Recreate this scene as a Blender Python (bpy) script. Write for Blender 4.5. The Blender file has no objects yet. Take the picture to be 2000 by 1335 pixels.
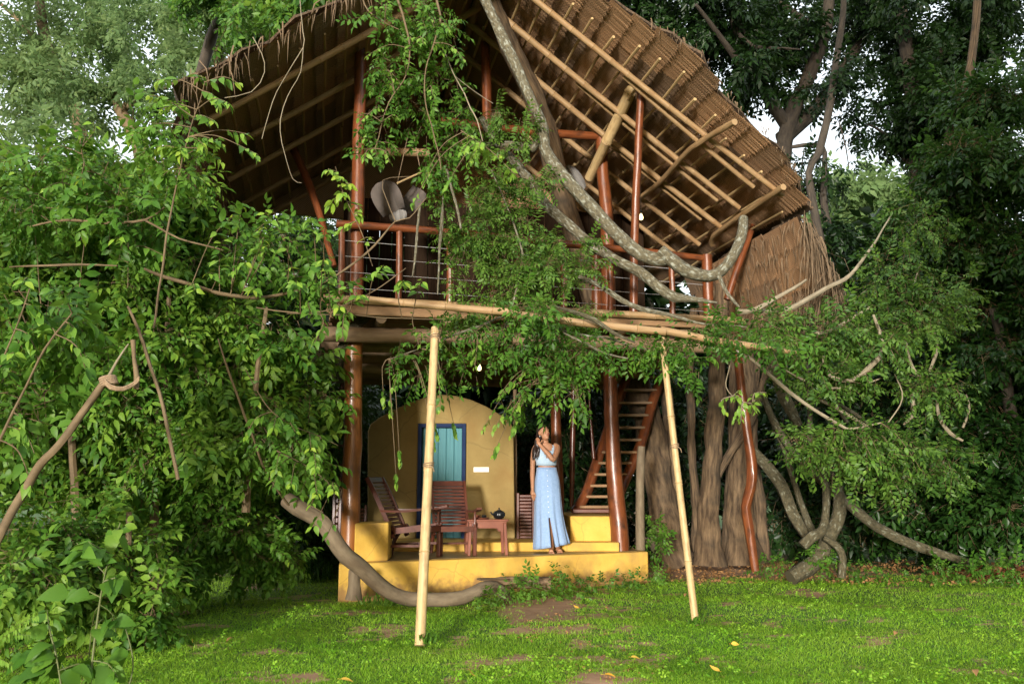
import bpy, math, random
import numpy as np
from mathutils import Vector, Matrix, noise as mnoise

random.seed(7)
rng = np.random.default_rng(11)
sc = bpy.context.scene
R_ = math.radians

# ------------------------------------------------------------------ camera, world, sun, exposure
FPX, CAM_H = 1728.0, 1.42                      # focal length in photo pixels (2000 wide), eye height
PITCH = math.atan((936 - 667.5) / FPX)
cam = bpy.data.cameras.new('camera')
cam.sensor_width = 36.0
cam.lens = FPX / 2000 * 36
cam.clip_start, cam.clip_end = 0.1, 500
camo = bpy.data.objects.new('camera', cam)
sc.collection.objects.link(camo)
camo.location = (0, 0, CAM_H)
camo.rotation_euler = (math.pi / 2 + PITCH, 0, 0)
sc.camera = camo

SUN_EL = R_(4.5)
SUN_AZ = R_(14.0)                              # sun stands behind the camera, a little to its left
to_sun = Vector((-math.sin(SUN_AZ) * math.cos(SUN_EL), -math.cos(SUN_AZ) * math.cos(SUN_EL), math.sin(SUN_EL)))
world = bpy.data.worlds.new('World')
sc.world = world
world.use_nodes = True
wt = world.node_tree
wt.nodes.clear()
wo = wt.nodes.new('ShaderNodeOutputWorld')
bg1 = wt.nodes.new('ShaderNodeBackground')
sky = wt.nodes.new('ShaderNodeTexSky')
sky.sky_type = 'NISHITA'
sky.sun_disc = False
sky.sun_elevation = SUN_EL
sky.sun_rotation = math.pi + SUN_AZ
sky.dust_density = 4.0
bg1.inputs['Strength'].default_value = 0.12
bg2 = wt.nodes.new('ShaderNodeBackground')     # even white cloud cover over the clear sky
bg2.inputs['Color'].default_value = (0.93, 0.97, 1.0, 1)
bg2.inputs['Strength'].default_value = 0.72
ad = wt.nodes.new('ShaderNodeAddShader')
wt.links.new(sky.outputs[0], bg1.inputs['Color'])
wt.links.new(bg1.outputs[0], ad.inputs[0])
wt.links.new(bg2.outputs[0], ad.inputs[1])
wt.links.new(ad.outputs[0], wo.inputs['Surface'])

sl = bpy.data.lights.new('sun', 'SUN')
sl.energy = 3.2
sl.angle = R_(6.0)
sl.color = (1.0, 0.955, 0.89)
so = bpy.data.objects.new('sun', sl)
sc.collection.objects.link(so)
so.rotation_euler = to_sun.to_track_quat('Z', 'Y').to_euler()

sc.view_settings.view_transform = 'Standard'
sc.view_settings.look = 'None'
sc.view_settings.gamma = 1.0
sc.view_settings.exposure = 0.88
sc.view_settings.use_curve_mapping = False
sc.cycles.max_bounces = 6
sc.cycles.diffuse_bounces = 3
sc.cycles.glossy_bounces = 2
sc.cycles.transmission_bounces = 3
sc.cycles.transparent_max_bounces = 4
sc.cycles.caustics_reflective = False
sc.cycles.caustics_refractive = False

# ------------------------------------------------------------------ photo pixel -> place in the world
cp_, sp_ = math.cos(PITCH), math.sin(PITCH)
EYE = np.array([0, 0, CAM_H])


def ray(px, py):
    x = (px - 1000) / FPX
    y = -(py - 667.5) / FPX
    return np.array([x, cp_ - y * sp_, sp_ + y * cp_])


def at(px, py, Y):
    d = ray(px, py)
    return EYE + d * (Y / d[1])


def onz(px, py, z):
    d = ray(px, py)
    return EYE + d * ((z - CAM_H) / d[2])


def ppm(Y):                                     # photo pixels per metre at distance Y
    return FPX / (Y * 1.03)


def plane_hit(px, py, Q, n):
    d = ray(px, py)
    return EYE + d * (((Q - EYE) @ n) / (d @ n))


# ------------------------------------------------------------------ materials
MATS = {}


def mat(name, col, rough=0.6, col2=None, scale=4.0, stretch=(1, 1, 1), coord='Object', bump=0.0, bscale=None,
        spec=0.4, detail=5, coat=0.0, lo=0.35, hi=0.65, col3=None, scale3=1.2, lo3=.55, hi3=.7, sheen=0.0):
    m = bpy.data.materials.new(name)
    m.use_nodes = True
    nt = m.node_tree
    b = nt.nodes['Principled BSDF']
    b.inputs['Roughness'].default_value = rough
    b.inputs['Specular IOR Level'].default_value = spec
    b.inputs['Coat Weight'].default_value = coat
    b.inputs['Coat Roughness'].default_value = 0.18
    b.inputs['Sheen Weight'].default_value = sheen
    b.inputs['Base Color'].default_value = (*col, 1)
    if col2 is not None or bump:
        tc = nt.nodes.new('ShaderNodeTexCoord')
        mp = nt.nodes.new('ShaderNodeMapping')
        mp.inputs['Scale'].default_value = stretch
        nt.links.new(tc.outputs[coord], mp.inputs[0])
        nz = nt.nodes.new('ShaderNodeTexNoise')
        nz.inputs['Scale'].default_value = scale
        nz.inputs['Detail'].default_value = detail
        nz.inputs['Roughness'].default_value = 0.62
        nt.links.new(mp.outputs[0], nz.inputs['Vector'])
    if col2 is not None:
        cr = nt.nodes.new('ShaderNodeValToRGB')
        cr.color_ramp.elements[0].position = lo
        cr.color_ramp.elements[1].position = hi
        cr.color_ramp.elements[0].color = (*col, 1)
        cr.color_ramp.elements[1].color = (*col2, 1)
        nt.links.new(nz.outputs['Fac'], cr.inputs[0])
        out = cr.outputs[0]
        if col3 is not None:
            n3 = nt.nodes.new('ShaderNodeTexNoise')
            n3.inputs['Scale'].default_value = scale3
            n3.inputs['Detail'].default_value = 6
            nt.links.new(tc.outputs[coord], n3.inputs['Vector'])
            r3 = nt.nodes.new('ShaderNodeMapRange')
            r3.inputs[1].default_value = lo3
            r3.inputs[2].default_value = hi3
            nt.links.new(n3.outputs['Fac'], r3.inputs[0])
            mx = nt.nodes.new('ShaderNodeMix')
            mx.data_type = 'RGBA'
            mx.inputs[7].default_value = (*col3, 1)
            nt.links.new(r3.outputs[0], mx.inputs[0])
            nt.links.new(out, mx.inputs[6])
            out = mx.outputs[2]
        nt.links.new(out, b.inputs['Base Color'])
    if bump:
        n2 = nz
        if bscale:
            n2 = nt.nodes.new('ShaderNodeTexNoise')
            n2.inputs['Scale'].default_value = bscale
            n2.inputs['Detail'].default_value = 6
            nt.links.new(mp.outputs[0], n2.inputs['Vector'])
        bp = nt.nodes.new('ShaderNodeBump')
        bp.inputs['Strength'].default_value = bump
        bp.inputs['Distance'].default_value = 0.02
        nt.links.new(n2.outputs['Fac'], bp.inputs['Height'])
        nt.links.new(bp.outputs[0], b.inputs['Normal'])
    MATS[name] = m
    return m


def leafmat(name, cols, rough=0.46, trans=0.3, clump=1.2, spec=0.26):
    """leaf: every leaf has its own shade of green; part of the light goes through"""
    m = bpy.data.materials.new(name)
    m.use_nodes = True
    nt = m.node_tree
    b = nt.nodes['Principled BSDF']
    b.inputs['Roughness'].default_value = rough
    b.inputs['Specular IOR Level'].default_value = spec
    g = nt.nodes.new('ShaderNodeNewGeometry')
    oi = nt.nodes.new('ShaderNodeObjectInfo')
    tc = nt.nodes.new('ShaderNodeTexCoord')
    nz = nt.nodes.new('ShaderNodeTexNoise')
    nz.inputs['Scale'].default_value = clump
    nz.inputs['Detail'].default_value = 2
    nt.links.new(g.outputs['Position'], nz.inputs['Vector'])
    a1 = nt.nodes.new('ShaderNodeMath'); a1.operation = 'MULTIPLY_ADD'
    a1.inputs[1].default_value = 0.55
    nt.links.new(g.outputs['Random Per Island'], a1.inputs[0])
    a0 = nt.nodes.new('ShaderNodeMath'); a0.operation = 'MULTIPLY_ADD'
    a0.inputs[1].default_value = 1.1; a0.inputs[2].default_value = -0.32
    nt.links.new(nz.outputs['Fac'], a0.inputs[0])
    a3 = nt.nodes.new('ShaderNodeMath'); a3.operation = 'MULTIPLY_ADD'
    a3.inputs[1].default_value = 0.35
    nt.links.new(oi.outputs['Random'], a3.inputs[0])
    nt.links.new(a0.outputs[0], a3.inputs[2])
    nt.links.new(a3.outputs[0], a1.inputs[2])
    cr = nt.nodes.new('ShaderNodeValToRGB')
    while len(cr.color_ramp.elements) < len(cols):
        cr.color_ramp.elements.new(0.5)
    for i, (p, c) in enumerate(cols):
        cr.color_ramp.elements[i].position = p
        cr.color_ramp.elements[i].color = (*c, 1)
    nt.links.new(a1.outputs[0], cr.inputs[0])
    nt.links.new(cr.outputs[0], b.inputs['Base Color'])
    t = nt.nodes.new('ShaderNodeBsdfTranslucent')
    hs = nt.nodes.new('ShaderNodeHueSaturation')
    hs.inputs['Hue'].default_value = 0.47
    hs.inputs['Value'].default_value = 1.35
    nt.links.new(cr.outputs[0], hs.inputs['Color'])
    nt.links.new(hs.outputs[0], t.inputs['Color'])
    mx = nt.nodes.new('ShaderNodeMixShader')
    mx.inputs[0].default_value = trans
    nt.links.new(b.outputs[0], mx.inputs[1])
    nt.links.new(t.outputs[0], mx.inputs[2])
    nt.links.new(mx.outputs[0], nt.nodes['Material Output'].inputs['Surface'])
    MATS[name] = m
    return m


# ------------------------------------------------------------------ mesh builder
class MB:
    def __init__(s):
        s.v, s.f, s.uv, s.mi = [], [], [], []

    def add(s, vs, fs, uvs=None, mi=0):
        o = len(s.v)
        s.v.extend([tuple(map(float, p)) for p in vs])
        for k, f in enumerate(fs):
            s.f.append(tuple(i + o for i in f))
            s.uv.append(uvs[k] if uvs else [(0, 0)] * len(f))
            s.mi.append(mi)
        return s

    def box(s, c, size, M=None, mi=0, bevel=0.0):
        hx, hy, hz = [d / 2 for d in size]
        pts = []
        if bevel <= 0:
            pts = [(x, y, z) for z in (-hz, hz) for y in (-hy, hy) for x in (-hx, hx)]
            fs = [(0, 2, 3, 1), (4, 5, 7, 6), (0, 1, 5, 4), (2, 6, 7, 3), (0, 4, 6, 2), (1, 3, 7, 5)]
        else:
            q = bevel
            r1 = [(-hx + q, -hy), (hx - q, -hy), (hx, -hy + q), (hx, hy - q), (hx - q, hy), (-hx + q, hy), (-hx, hy - q), (-hx, -hy + q)]
            r0 = [(x * (hx - q) / hx, y * (hy - q) / hy) for x, y in r1]
            rings = [(r0, -hz), (r1, -hz + q), (r1, hz - q), (r0, hz)]
            for rr, z in rings:
                pts += [(x, y, z) for x, y in rr]
            fs = [tuple(range(7, -1, -1)), tuple(range(24, 32))]
            for k in range(3):
                for i in range(8):
                    j = (i + 1) % 8
                    fs.append((k * 8 + i, k * 8 + j, k * 8 + 8 + j, k * 8 + 8 + i))
        if M is not None:
            pts = [tuple(M @ Vector(p)) for p in pts]
        pts = [(p[0] + c[0], p[1] + c[1], p[2] + c[2]) for p in pts]
        return s.add(pts, fs, mi=mi)

    def beam(s, a, b, w, h, up=(0, 0, 1), mi=0, bevel=0.0):
        a, b = Vector(a), Vector(b)
        x = (b - a)
        L = x.length
        x.normalize()
        y = Vector(up).cross(x).normalized()
        z = x.cross(y)
        M = Matrix((x, y, z)).transposed()
        return s.box((a + b) / 2, (L, w, h), M, mi, bevel)

    def tube(s, pts, rad, n=8, mi=0, cap=True, wob=0.0, vscale=1.0):
        P = [Vector(p) for p in pts]
        m = len(P)
        if not hasattr(rad, '__len__'):
            rad = [rad] * m
        T = [(P[min(i + 1, m - 1)] - P[max(i - 1, 0)]).normalized() for i in range(m)]
        ref = Vector((0, 1, 0)) if abs(T[0].y) < 0.9 else Vector((0, 0, 1))   # the seam faces away
        N = (ref - T[0] * ref.dot(T[0])).normalized()
        vs, fs, uvs = [], [], []
        dist = 0
        ds = []
        for i in range(m):
            if i:
                dist += (P[i] - P[i - 1]).length
                N = (N - T[i] * N.dot(T[i]))
                if N.length < 1e-6:
                    N = T[i].orthogonal()
                N.normalize()
            B = T[i].cross(N)
            ds.append(dist * vscale)
            for k in range(n):
                a = 2 * math.pi * k / n
                r = rad[i]
                if wob:
                    r *= 1 + wob * mnoise.noise(Vector((math.cos(a) * 1.3 + P[i].x * 3, math.sin(a) * 1.3 + P[i].y * 3, dist * 2.5 + P[i].z)))
                vs.append(P[i] + (N * math.cos(a) + B * math.sin(a)) * r)
        for i in range(m - 1):
            for k in range(n):
                k2 = (k + 1) % n
                fs.append((i * n + k, i * n + k2, (i + 1) * n + k2, (i + 1) * n + k))
                u0, u1 = k / n, (k + 1) / n
                uvs.append([(u0, ds[i]), (u1, ds[i]), (u1, ds[i + 1]), (u0, ds[i + 1])])
        if cap:
            fs.append(tuple(range(n - 1, -1, -1)))
            uvs.append([(0.5, 0)] * n)
            fs.append(tuple(range((m - 1) * n, m * n)))
            uvs.append([(0.5, 0)] * n)
        return s.add(vs, fs, uvs, mi)

    def lathe(s, prof, c, n=16, mi=0, M=None):
        vs, fs = [], []
        for r, z in prof:
            for k in range(n):
                a = 2 * math.pi * k / n
                p = Vector((r * math.cos(a), r * math.sin(a), z))
                if M is not None:
                    p = M @ p
                vs.append((p.x + c[0], p.y + c[1], p.z + c[2]))
        for i in range(len(prof) - 1):
            for k in range(n):
                k2 = (k + 1) % n
                fs.append((i * n + k, i * n + k2, (i + 1) * n + k2, (i + 1) * n + k))
        fs.append(tuple(range(n - 1, -1, -1)))
        fs.append(tuple(range((len(prof) - 1) * n, len(prof) * n)))
        return s.add(vs, fs, mi=mi)

    def ball(s, c, r, n=12, m=8, M=None, mi=0):
        if not hasattr(r, '__len__'):
            r = (r, r, r)
        vs, fs = [], []
        for i in range(m + 1):
            t = math.pi * i / m
            for k in range(n):
                a = 2 * math.pi * k / n
                p = Vector((r[0] * math.sin(t) * math.cos(a), r[1] * math.sin(t) * math.sin(a), r[2] * math.cos(t)))
                if M is not None:
                    p = M @ p
                vs.append((p.x + c[0], p.y + c[1], p.z + c[2]))
        for i in range(m):
            for k in range(n):
                k2 = (k + 1) % n
                fs.append((i * n + k, (i + 1) * n + k, (i + 1) * n + k2, i * n + k2))
        return s.add(vs, fs, mi=mi)

    def mesh(s, name, mats, smooth=True):
        me = bpy.data.meshes.new(name)
        me.from_pydata(s.v, [], s.f)
        uvl = me.uv_layers.new(name='UVMap')
        flat = [c for f in s.uv for p in f for c in p]
        uvl.data.foreach_set('uv', flat)
        if not isinstance(mats, (list, tuple)):
            mats = [mats]
        for m in mats:
            me.materials.append(m if not isinstance(m, str) else MATS[m])
        me.polygons.foreach_set('material_index', s.mi)
        if smooth:
            me.polygons.foreach_set('use_smooth', [True] * len(s.f))
            try:
                me.set_sharp_from_angle(angle=R_(42))
            except Exception:
                pass
        me.validate(clean_customdata=False)
        me.update()
        return me


def place(name, me, parent=None, M=None):
    o = bpy.data.objects.new(name, me)
    sc.collection.objects.link(o)
    if parent is not None:
        o.parent = parent
        o.matrix_parent_inverse = wm(parent).inverted()
    if M is not None:
        o.matrix_basis = M
    WM[o.name] = M.copy() if M is not None else Matrix()
    return o


WM = {}


def wm(o):
    return WM.get(o.name, Matrix())


def obj(name, mb, mats, parent=None, smooth=True, kind=None, label=None, M=None):
    o = place(name, mb.mesh(name, mats, smooth), parent, M)
    if kind:
        o['kind'] = kind
    if label:
        o['label'] = label
    return o


def thing(name, label, cat, loc=(0, 0, 0), group=None):
    o = bpy.data.objects.new(name, None)
    sc.collection.objects.link(o)
    o.empty_display_size = 0.2
    o.location = tuple(map(float, loc))
    WM[o.name] = Matrix.Translation(o.location)
    return tag(o, label, cat, group)


def tag(o, label, cat, group=None):
    o['label'] = label
    o['category'] = cat
    if group:
        o['group'] = group
    return o


def dup(root, M, label=None):
    """a copy of a thing, its parts and their sub-parts"""
    def cpy(o, parent):
        c = o.copy()
        sc.collection.objects.link(c)
        if parent is not None:
            c.parent = parent
            c.matrix_parent_inverse = o.matrix_parent_inverse.copy()
        for ch in o.children:
            cpy(ch, c)
        return c
    r = cpy(root, None)
    r.matrix_world = M
    if label:
        r['label'] = label
    return r


def spline(pts, step=0.12):
    """Catmull-Rom through points with a radius: list of (x,y,z,r) -> points, radii"""
    P = np.array(pts, float)
    out = []
    n = len(P)
    for i in range(n - 1):
        p0, p1, p2, p3 = P[max(i - 1, 0)], P[i], P[i + 1], P[min(i + 2, n - 1)]
        k = max(2, int(np.linalg.norm(p2[:3] - p1[:3]) / step))
        for j in range(k):
            t = j / k
            q = 0.5 * ((2 * p1) + (-p0 + p2) * t + (2 * p0 - 5 * p1 + 4 * p2 - p3) * t * t + (-p0 + 3 * p1 - 3 * p2 + p3) * t ** 3)
            q[3] = p1[3] * (1 - t) + p2[3] * t
            out.append(q)
    out.append(P[-1])
    out = np.array(out)
    return out[:, :3], out[:, 3]


def pxpath(pts):
    """[(px, py, D, r_px)] -> [(x, y, z, r)]"""
    res = []
    for px, py, D, r in pts:
        p = at(px, py, D)
        if r < 7:                                   # thin stems
            r *= .42 + .58 * max(0, r - 3) / 4
        res.append((*p, r / ppm(D)))
    return res


def wobble(p, amp, freq=3.0, seed=0):
    return np.array([q + amp * np.array(mnoise.noise_vector(Vector(q * freq) + Vector((seed, seed * 2.3, 0)))) for q in p])


def bamboo(mb, a, b, r0, r1=None, node=0.32, n=10, bend=0.0, mi=0):
    """a bamboo cane with swollen rings at its joints"""
    a, b = np.array(a, float), np.array(b, float)
    r1 = r0 if r1 is None else r1
    L = np.linalg.norm(b - a)
    t, ts = 0.0, [0.0]
    while t < L:
        step = node * (0.85 + 0.3 * random.random())
        t += step
        if t < L - 0.03:
            ts += [t - 0.03, t - 0.008, t, t + 0.008, t + 0.03]
    ts.append(L)
    sag = np.array([0, 0, -1.0]) * bend + np.array([random.uniform(-1, 1), random.uniform(-1, 1), 0]) * bend * 0.4
    pts, rs = [], []
    for i, x in enumerate(ts):
        u = x / L
        pts.append(a + (b - a) * u + sag * 4 * u * (1 - u))
        r = r0 + (r1 - r0) * u
        k = (i - 1) % 5
        if 0 < i < len(ts) - 1:
            r *= (0.985, 1.09, 0.93, 1.09, 0.985)[k]
        rs.append(r)
    mb.tube(pts, rs, n, mi=mi)
    return mb


# ------------------------------------------------------------------ fast leaf masses
def fast_mesh(name, V, F, mats, mi=None):
    me = bpy.data.meshes.new(name)
    nv, nf = len(V), len(F)
    me.vertices.add(nv)
    me.vertices.foreach_set('co', V.astype(np.float32).ravel())
    me.loops.add(nf * 3)
    me.polygons.add(nf)
    me.loops.foreach_set('vertex_index', F.astype(np.int32).ravel())
    me.polygons.foreach_set('loop_start', np.arange(0, nf * 3, 3, dtype=np.int32))
    try:
        me.polygons.foreach_set('loop_total', np.full(nf, 3, dtype=np.int32))
    except Exception:
        pass
    for m in mats:
        me.materials.append(MATS[m])
    if mi is not None:
        me.polygons.foreach_set('material_index', mi.astype(np.int32))
    me.update(calc_edges=True)
    return me


def rot_axis(ax, a):
    return np.array(Matrix.Rotation(a, 3, ax))


def leaf_tpl(l, w, fine=False):
    """small folded leaf pointing along +x"""
    if fine == 'low':
        v = np.array([[0, 0, 0], [.42 * l, .5 * w, .16 * w], [.42 * l, -.5 * w, .16 * w], [l, 0, -.14 * l]])
        f = np.array([[0, 3, 1], [0, 2, 3]])
    elif not fine:
        v = np.array([[0, 0, 0], [.42 * l, .5 * w, .16 * w], [.42 * l, -.5 * w, .16 * w], [.45 * l, 0, 0], [l, 0, -.14 * l]])
        f = np.array([[0, 3, 1], [0, 2, 3], [1, 3, 4], [2, 4, 3]])
    else:
        v = np.array([[0, 0, 0], [.25 * l, .42 * w, .13 * w], [.25 * l, -.42 * w, .13 * w], [.28 * l, 0, .02 * l],
                      [.58 * l, .42 * w, .08 * w], [.58 * l, -.42 * w, .08 * w], [.6 * l, 0, -.02 * l], [l, 0, -.2 * l]])
        f = np.array([[0, 3, 1], [0, 2, 3], [1, 3, 6], [1, 6, 4], [2, 5, 6], [2, 6, 3], [4, 6, 7], [5, 7, 6]])
    return v, f


def spray_tpl(k, l, w, r, fine=False, twig=True, gap=0.55, pinnate=False):
    """a twig with k leaves set alternately on it"""
    V, F, MI = [], [], []
    o = 0
    L = gap * l * (k / 2 + .5)
    for i in range(k):
        lv, lf = leaf_tpl(l * r.uniform(.75, 1.15), w * r.uniform(.8, 1.15), fine)
        side = 1 if i % 2 else -1
        last = i == k - 1
        A = rot_axis('Z', 0 if last else side * r.uniform(.75, 1.2)) @ rot_axis('Y', r.uniform(.05, .65)) @ rot_axis('X', r.uniform(-.6, .6) if not pinnate else r.uniform(-.2, .2))
        t = L * (.12 + .88 * (i // 2 * 2 / k if pinnate else i / (k - 1)))
        V.append(lv @ A.T + np.array([t, 0, -.06 * L * (t / L) ** 2]))
        F.append(lf + o)
        MI.append(np.zeros(len(lf), int))
        o += len(lv)
    if twig:
        h = .018 * l + .0012
        tv = np.array([[-.3 * L, h, 0], [-.3 * L, -h, 0], [L, 0, -.06 * L], [-.3 * L, 0, h], [-.3 * L, 0, -h]])
        V.append(tv)
        F.append(np.array([[0, 1, 2], [3, 4, 2]]) + o)
        MI.append(np.ones(2, int))
    return np.vstack(V), np.vstack(F), np.concatenate(MI)


def frames(d, up, roll):
    """rotation matrices with x along d and z near up"""
    x = d / np.linalg.norm(d, axis=1, keepdims=True)
    y = np.cross(up, x)
    y /= np.linalg.norm(y, axis=1, keepdims=True) + 1e-9
    z = np.cross(x, y)
    c, s = np.cos(roll)[:, None], np.sin(roll)[:, None]
    y2, z2 = y * c + z * s, z * c - y * s
    return np.stack([x, y2, z2], axis=2)


def spray_mass(pos, dirs, tpls, scale, r):
    """many sprays joined: returns V, F, MI"""
    n = len(pos)
    up = np.tile(np.array([[0, 0, 1.0]]), (n, 1)) + r.normal(0, .25, (n, 3))
    M = frames(dirs, up, r.normal(0, .5, n))
    which = r.integers(0, len(tpls), n)
    VV, FF, MM = [], [], []
    o = 0
    for k, (tv, tf, tm) in enumerate(tpls):
        idx = np.where(which == k)[0]
        if len(idx) == 0:
            continue
        v = np.einsum('nij,tj->nti', M[idx], tv) * scale[idx][:, None, None] + pos[idx][:, None, :]
        f = tf[None] + (np.arange(len(idx)) * len(tv))[:, None, None] + o
        VV.append(v.reshape(-1, 3))
        FF.append(f.reshape(-1, 3))
        MM.append(np.tile(tm, len(idx)))
        o += len(idx) * len(tv)
    return np.vstack(VV), np.vstack(FF), np.concatenate(MM)


def in_blob(c, rad, n, r, shell=.45):
    d = r.normal(size=(n, 3))
    d /= np.linalg.norm(d, axis=1, keepdims=True)
    rr = r.random(n) ** shell
    p = c + d * rr[:, None] * rad
    out = d / np.array(rad)
    out /= np.linalg.norm(out, axis=1, keepdims=True)
    return p, out


def foliage(name, parent, blobs, leaf, mats, r, k=9, droop=.35, fine=False, twig=True, shell=.45, lump=0.0, pinnate=False, gap=.55,
            dens=1.0, keep=None):
    """blobs: (px, py, rx_px, ry_px, D, depth_m, sprays) in the photo -> leafy mass filling those volumes"""
    l, w = leaf
    tpls = [spray_tpl(k + int(r.integers(-1, 2)), l, w, r, fine, twig, gap, pinnate) for _ in range(6)]
    P, Dd = [], []
    for px, py, rx, ry, D, dep, n in blobs:
        n = int(n * dens)
        c = at(px, py, D)
        rad = np.array([rx / ppm(D), dep, ry / ppm(D)])
        if lump:                                   # break one volume into many small clumps with gaps between
            kk = max(3, int(n * lump))
            cc, oc = in_blob(c, rad, kk, r, .5)
            m = n // kk + 1
            pr = np.minimum(rad.min() * .45, .55) * r.uniform(.5, 1.15, kk)
            for j in range(kk):
                pp, oo = in_blob(cc[j], np.array([pr[j] * 1.2, pr[j] * 1.2, pr[j] * .7]), m, r, .5)
                P.append(pp)
                Dd.append(oo * .7 + oc[j] * .5)
        else:
            pp, oo = in_blob(c, rad, n, r, shell)
            P.append(pp)
            Dd.append(oo)
    P, Dd = np.vstack(P), np.vstack(Dd)
    ok = P[:, 2] > 0.03
    if keep is not None:
        ok &= keep(P)
    P, Dd = P[ok], Dd[ok]
    Dd = Dd * .6 + r.normal(0, .45, Dd.shape) + np.array([0, 0, -droop])
    sc_ = r.uniform(.55, 1.35, len(P))
    V, F, MI = spray_mass(P, Dd, tpls, sc_, r)
    V[:, 2] = np.maximum(V[:, 2], .004)
    me = fast_mesh(name, V, F, mats, MI)
    o = place(name, me, parent)
    o['kind'] = 'stuff'
    return o


def leaf_mesh(name, l, w, curl, m, teeth=0):
    """one separate leaf, ovate with a pointed tip, folded at its midrib"""
    prof = [(0, .03), (.12, .62), (.32, 1.0), (.55, .86), (.76, .5), (.9, .18), (1, 0)]
    if teeth:
        prof = [(0, .05), (.08, .8), (.2, 1.0), (.24, .92), (.36, .95), (.4, .84), (.54, .76), (.58, .66), (.72, .5), (.76, .42), (.9, .18), (1, 0)]
    mb = MB()
    vs, fs = [], []
    for t, q in prof:
        z = -curl * l * t * t
        x = l * (t - .25 * curl * t * t)
        y = q * w / 2
        vs += [(x, y, z + .22 * y), (x, 0, z), (x, -y, z + .22 * y)]
    for i in range(len(prof) - 1):
        a, b = i * 3, i * 3 + 3
        fs += [(a, a + 1, b + 1, b), (a + 1, a + 2, b + 2, b + 1)]
    mb.add(vs, fs)
    mb.tube([(-.22 * l, 0, .03 * l), (0, 0, 0)], [.012 * l, .01 * l], 4)
    return mb.mesh(name, m)


def leaf_set(name, l, w, mats, teeth=0):
    return {m: [leaf_mesh(name, l, w, c, m, teeth) for c in (.12, .28, .45)] for m in mats}


def leaf_at(parent, meshes, p, d, r, scale=1.0, name='leaf', up=(0, 0, 1.0)):
    d = np.array(d, float)[None]
    M3 = frames(d, np.array([up], float) + r.normal(0, .35, (1, 3)), r.normal(0, .35, 1))[0]
    M = Matrix(M3.tolist()).to_4x4()
    M = Matrix.Translation(Vector(p)) @ M @ Matrix.Scale(scale, 4)
    return place(name, meshes[int(r.integers(0, len(meshes)))], parent, M)


def leafy_twigs(parent, mb, base, clusters, lset, tones, r, D, leaf_l=.08, hang=.3, dens=1.0, up=(0, -.25, 1.0)):
    """twigs growing from the branch (base: N x 3 points) to each cluster (px, py, radius_px, leaves); separate leaves on them"""
    base = np.array(base)
    n = 0
    for cl in clusters:
        px, py, rp, cnt = cl[:4]
        Dc = cl[4] if len(cl) > 4 else D + r.uniform(-.25, .25)
        cnt = max(3, int(cnt * dens))
        tgt = at(px, py, Dc)
        i = np.argmin(np.linalg.norm(base - tgt, axis=1) + np.maximum(0, base[:, 2] * 0))
        st = base[i]
        nt = max(1, cnt // 8)
        for t in range(nt):
            rad = rp / ppm(Dc)
            e = tgt + np.array([r.uniform(-1, 1), r.uniform(-.8, .8), r.uniform(-1, 1)]) * rad
            mid = (st + e) / 2 + np.array([r.normal(0, .03), r.normal(0, .03), hang * .35 * np.linalg.norm(e - st)])
            e2 = e + np.array([0, 0, -.25 * rad])
            pts, rr = spline([(*st, .006), (*mid, .0045), (*e2, .002)], .04)
            mb.tube(pts, rr, 5, cap=False)
            m = cnt // nt
            L = len(pts)
            lo = max(0, L - int(max(rad * 2.2, leaf_l * 2.5) / .04) - 1)
            for j in range(m):
                u = (j + .3) / m
                q = lo + (L - 1 - lo) * u
                a = int(q)
                p = pts[a] + (pts[min(a + 1, L - 1)] - pts[a]) * (q - a)
                td = pts[min(a + 1, L - 1)] - pts[max(a - 1, 0)]
                td /= np.linalg.norm(td) + 1e-9
                side = np.cross(td, [0, 0, 1.0])
                side /= np.linalg.norm(side) + 1e-9
                s = 1 if j % 2 else -1
                d = td * r.uniform(.45, .9) + side * s * r.uniform(.5, 1.0) + np.array([0, -.12, -r.uniform(.15, .75) * (1 + hang)])
                young = u > .72
                tone = tones[2] if young and r.random() < .65 else (tones[1] if r.random() < .45 else tones[0])
                leaf_at(parent, lset[tone], p + d * .015, d, r, r.uniform(.7, 1.2) * (.72 if young else 1.0), up=up)
                n += 1
    return n


def vine(name, label, cat, pts, m, n=8, wob=.18, amp=.02, step=.1, group=None, extra=(), part=None):
    """a branch, liana or root traced as a list of (px, py, D, r_px); extra = more strands of the same plant"""
    P, r = spline(pxpath(pts), step)
    P = wobble(P, amp, 2.5, len(label))
    if not extra:
        mb = MB()
        mb.tube(P, r, n, wob=wob)
        o = obj(name, mb, m)
        return tag(o, label, cat, group)
    t = thing(name, label, cat, P[0], group)
    for q in [None] + list(extra):
        if q is not None:
            P, r = spline(pxpath(q), step)
            P = wobble(P, amp, 2.5, len(label))
        mb = MB()
        mb.tube(P, r, n, wob=wob)
        obj(part or 'stem', mb, m, t)
    return t

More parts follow.
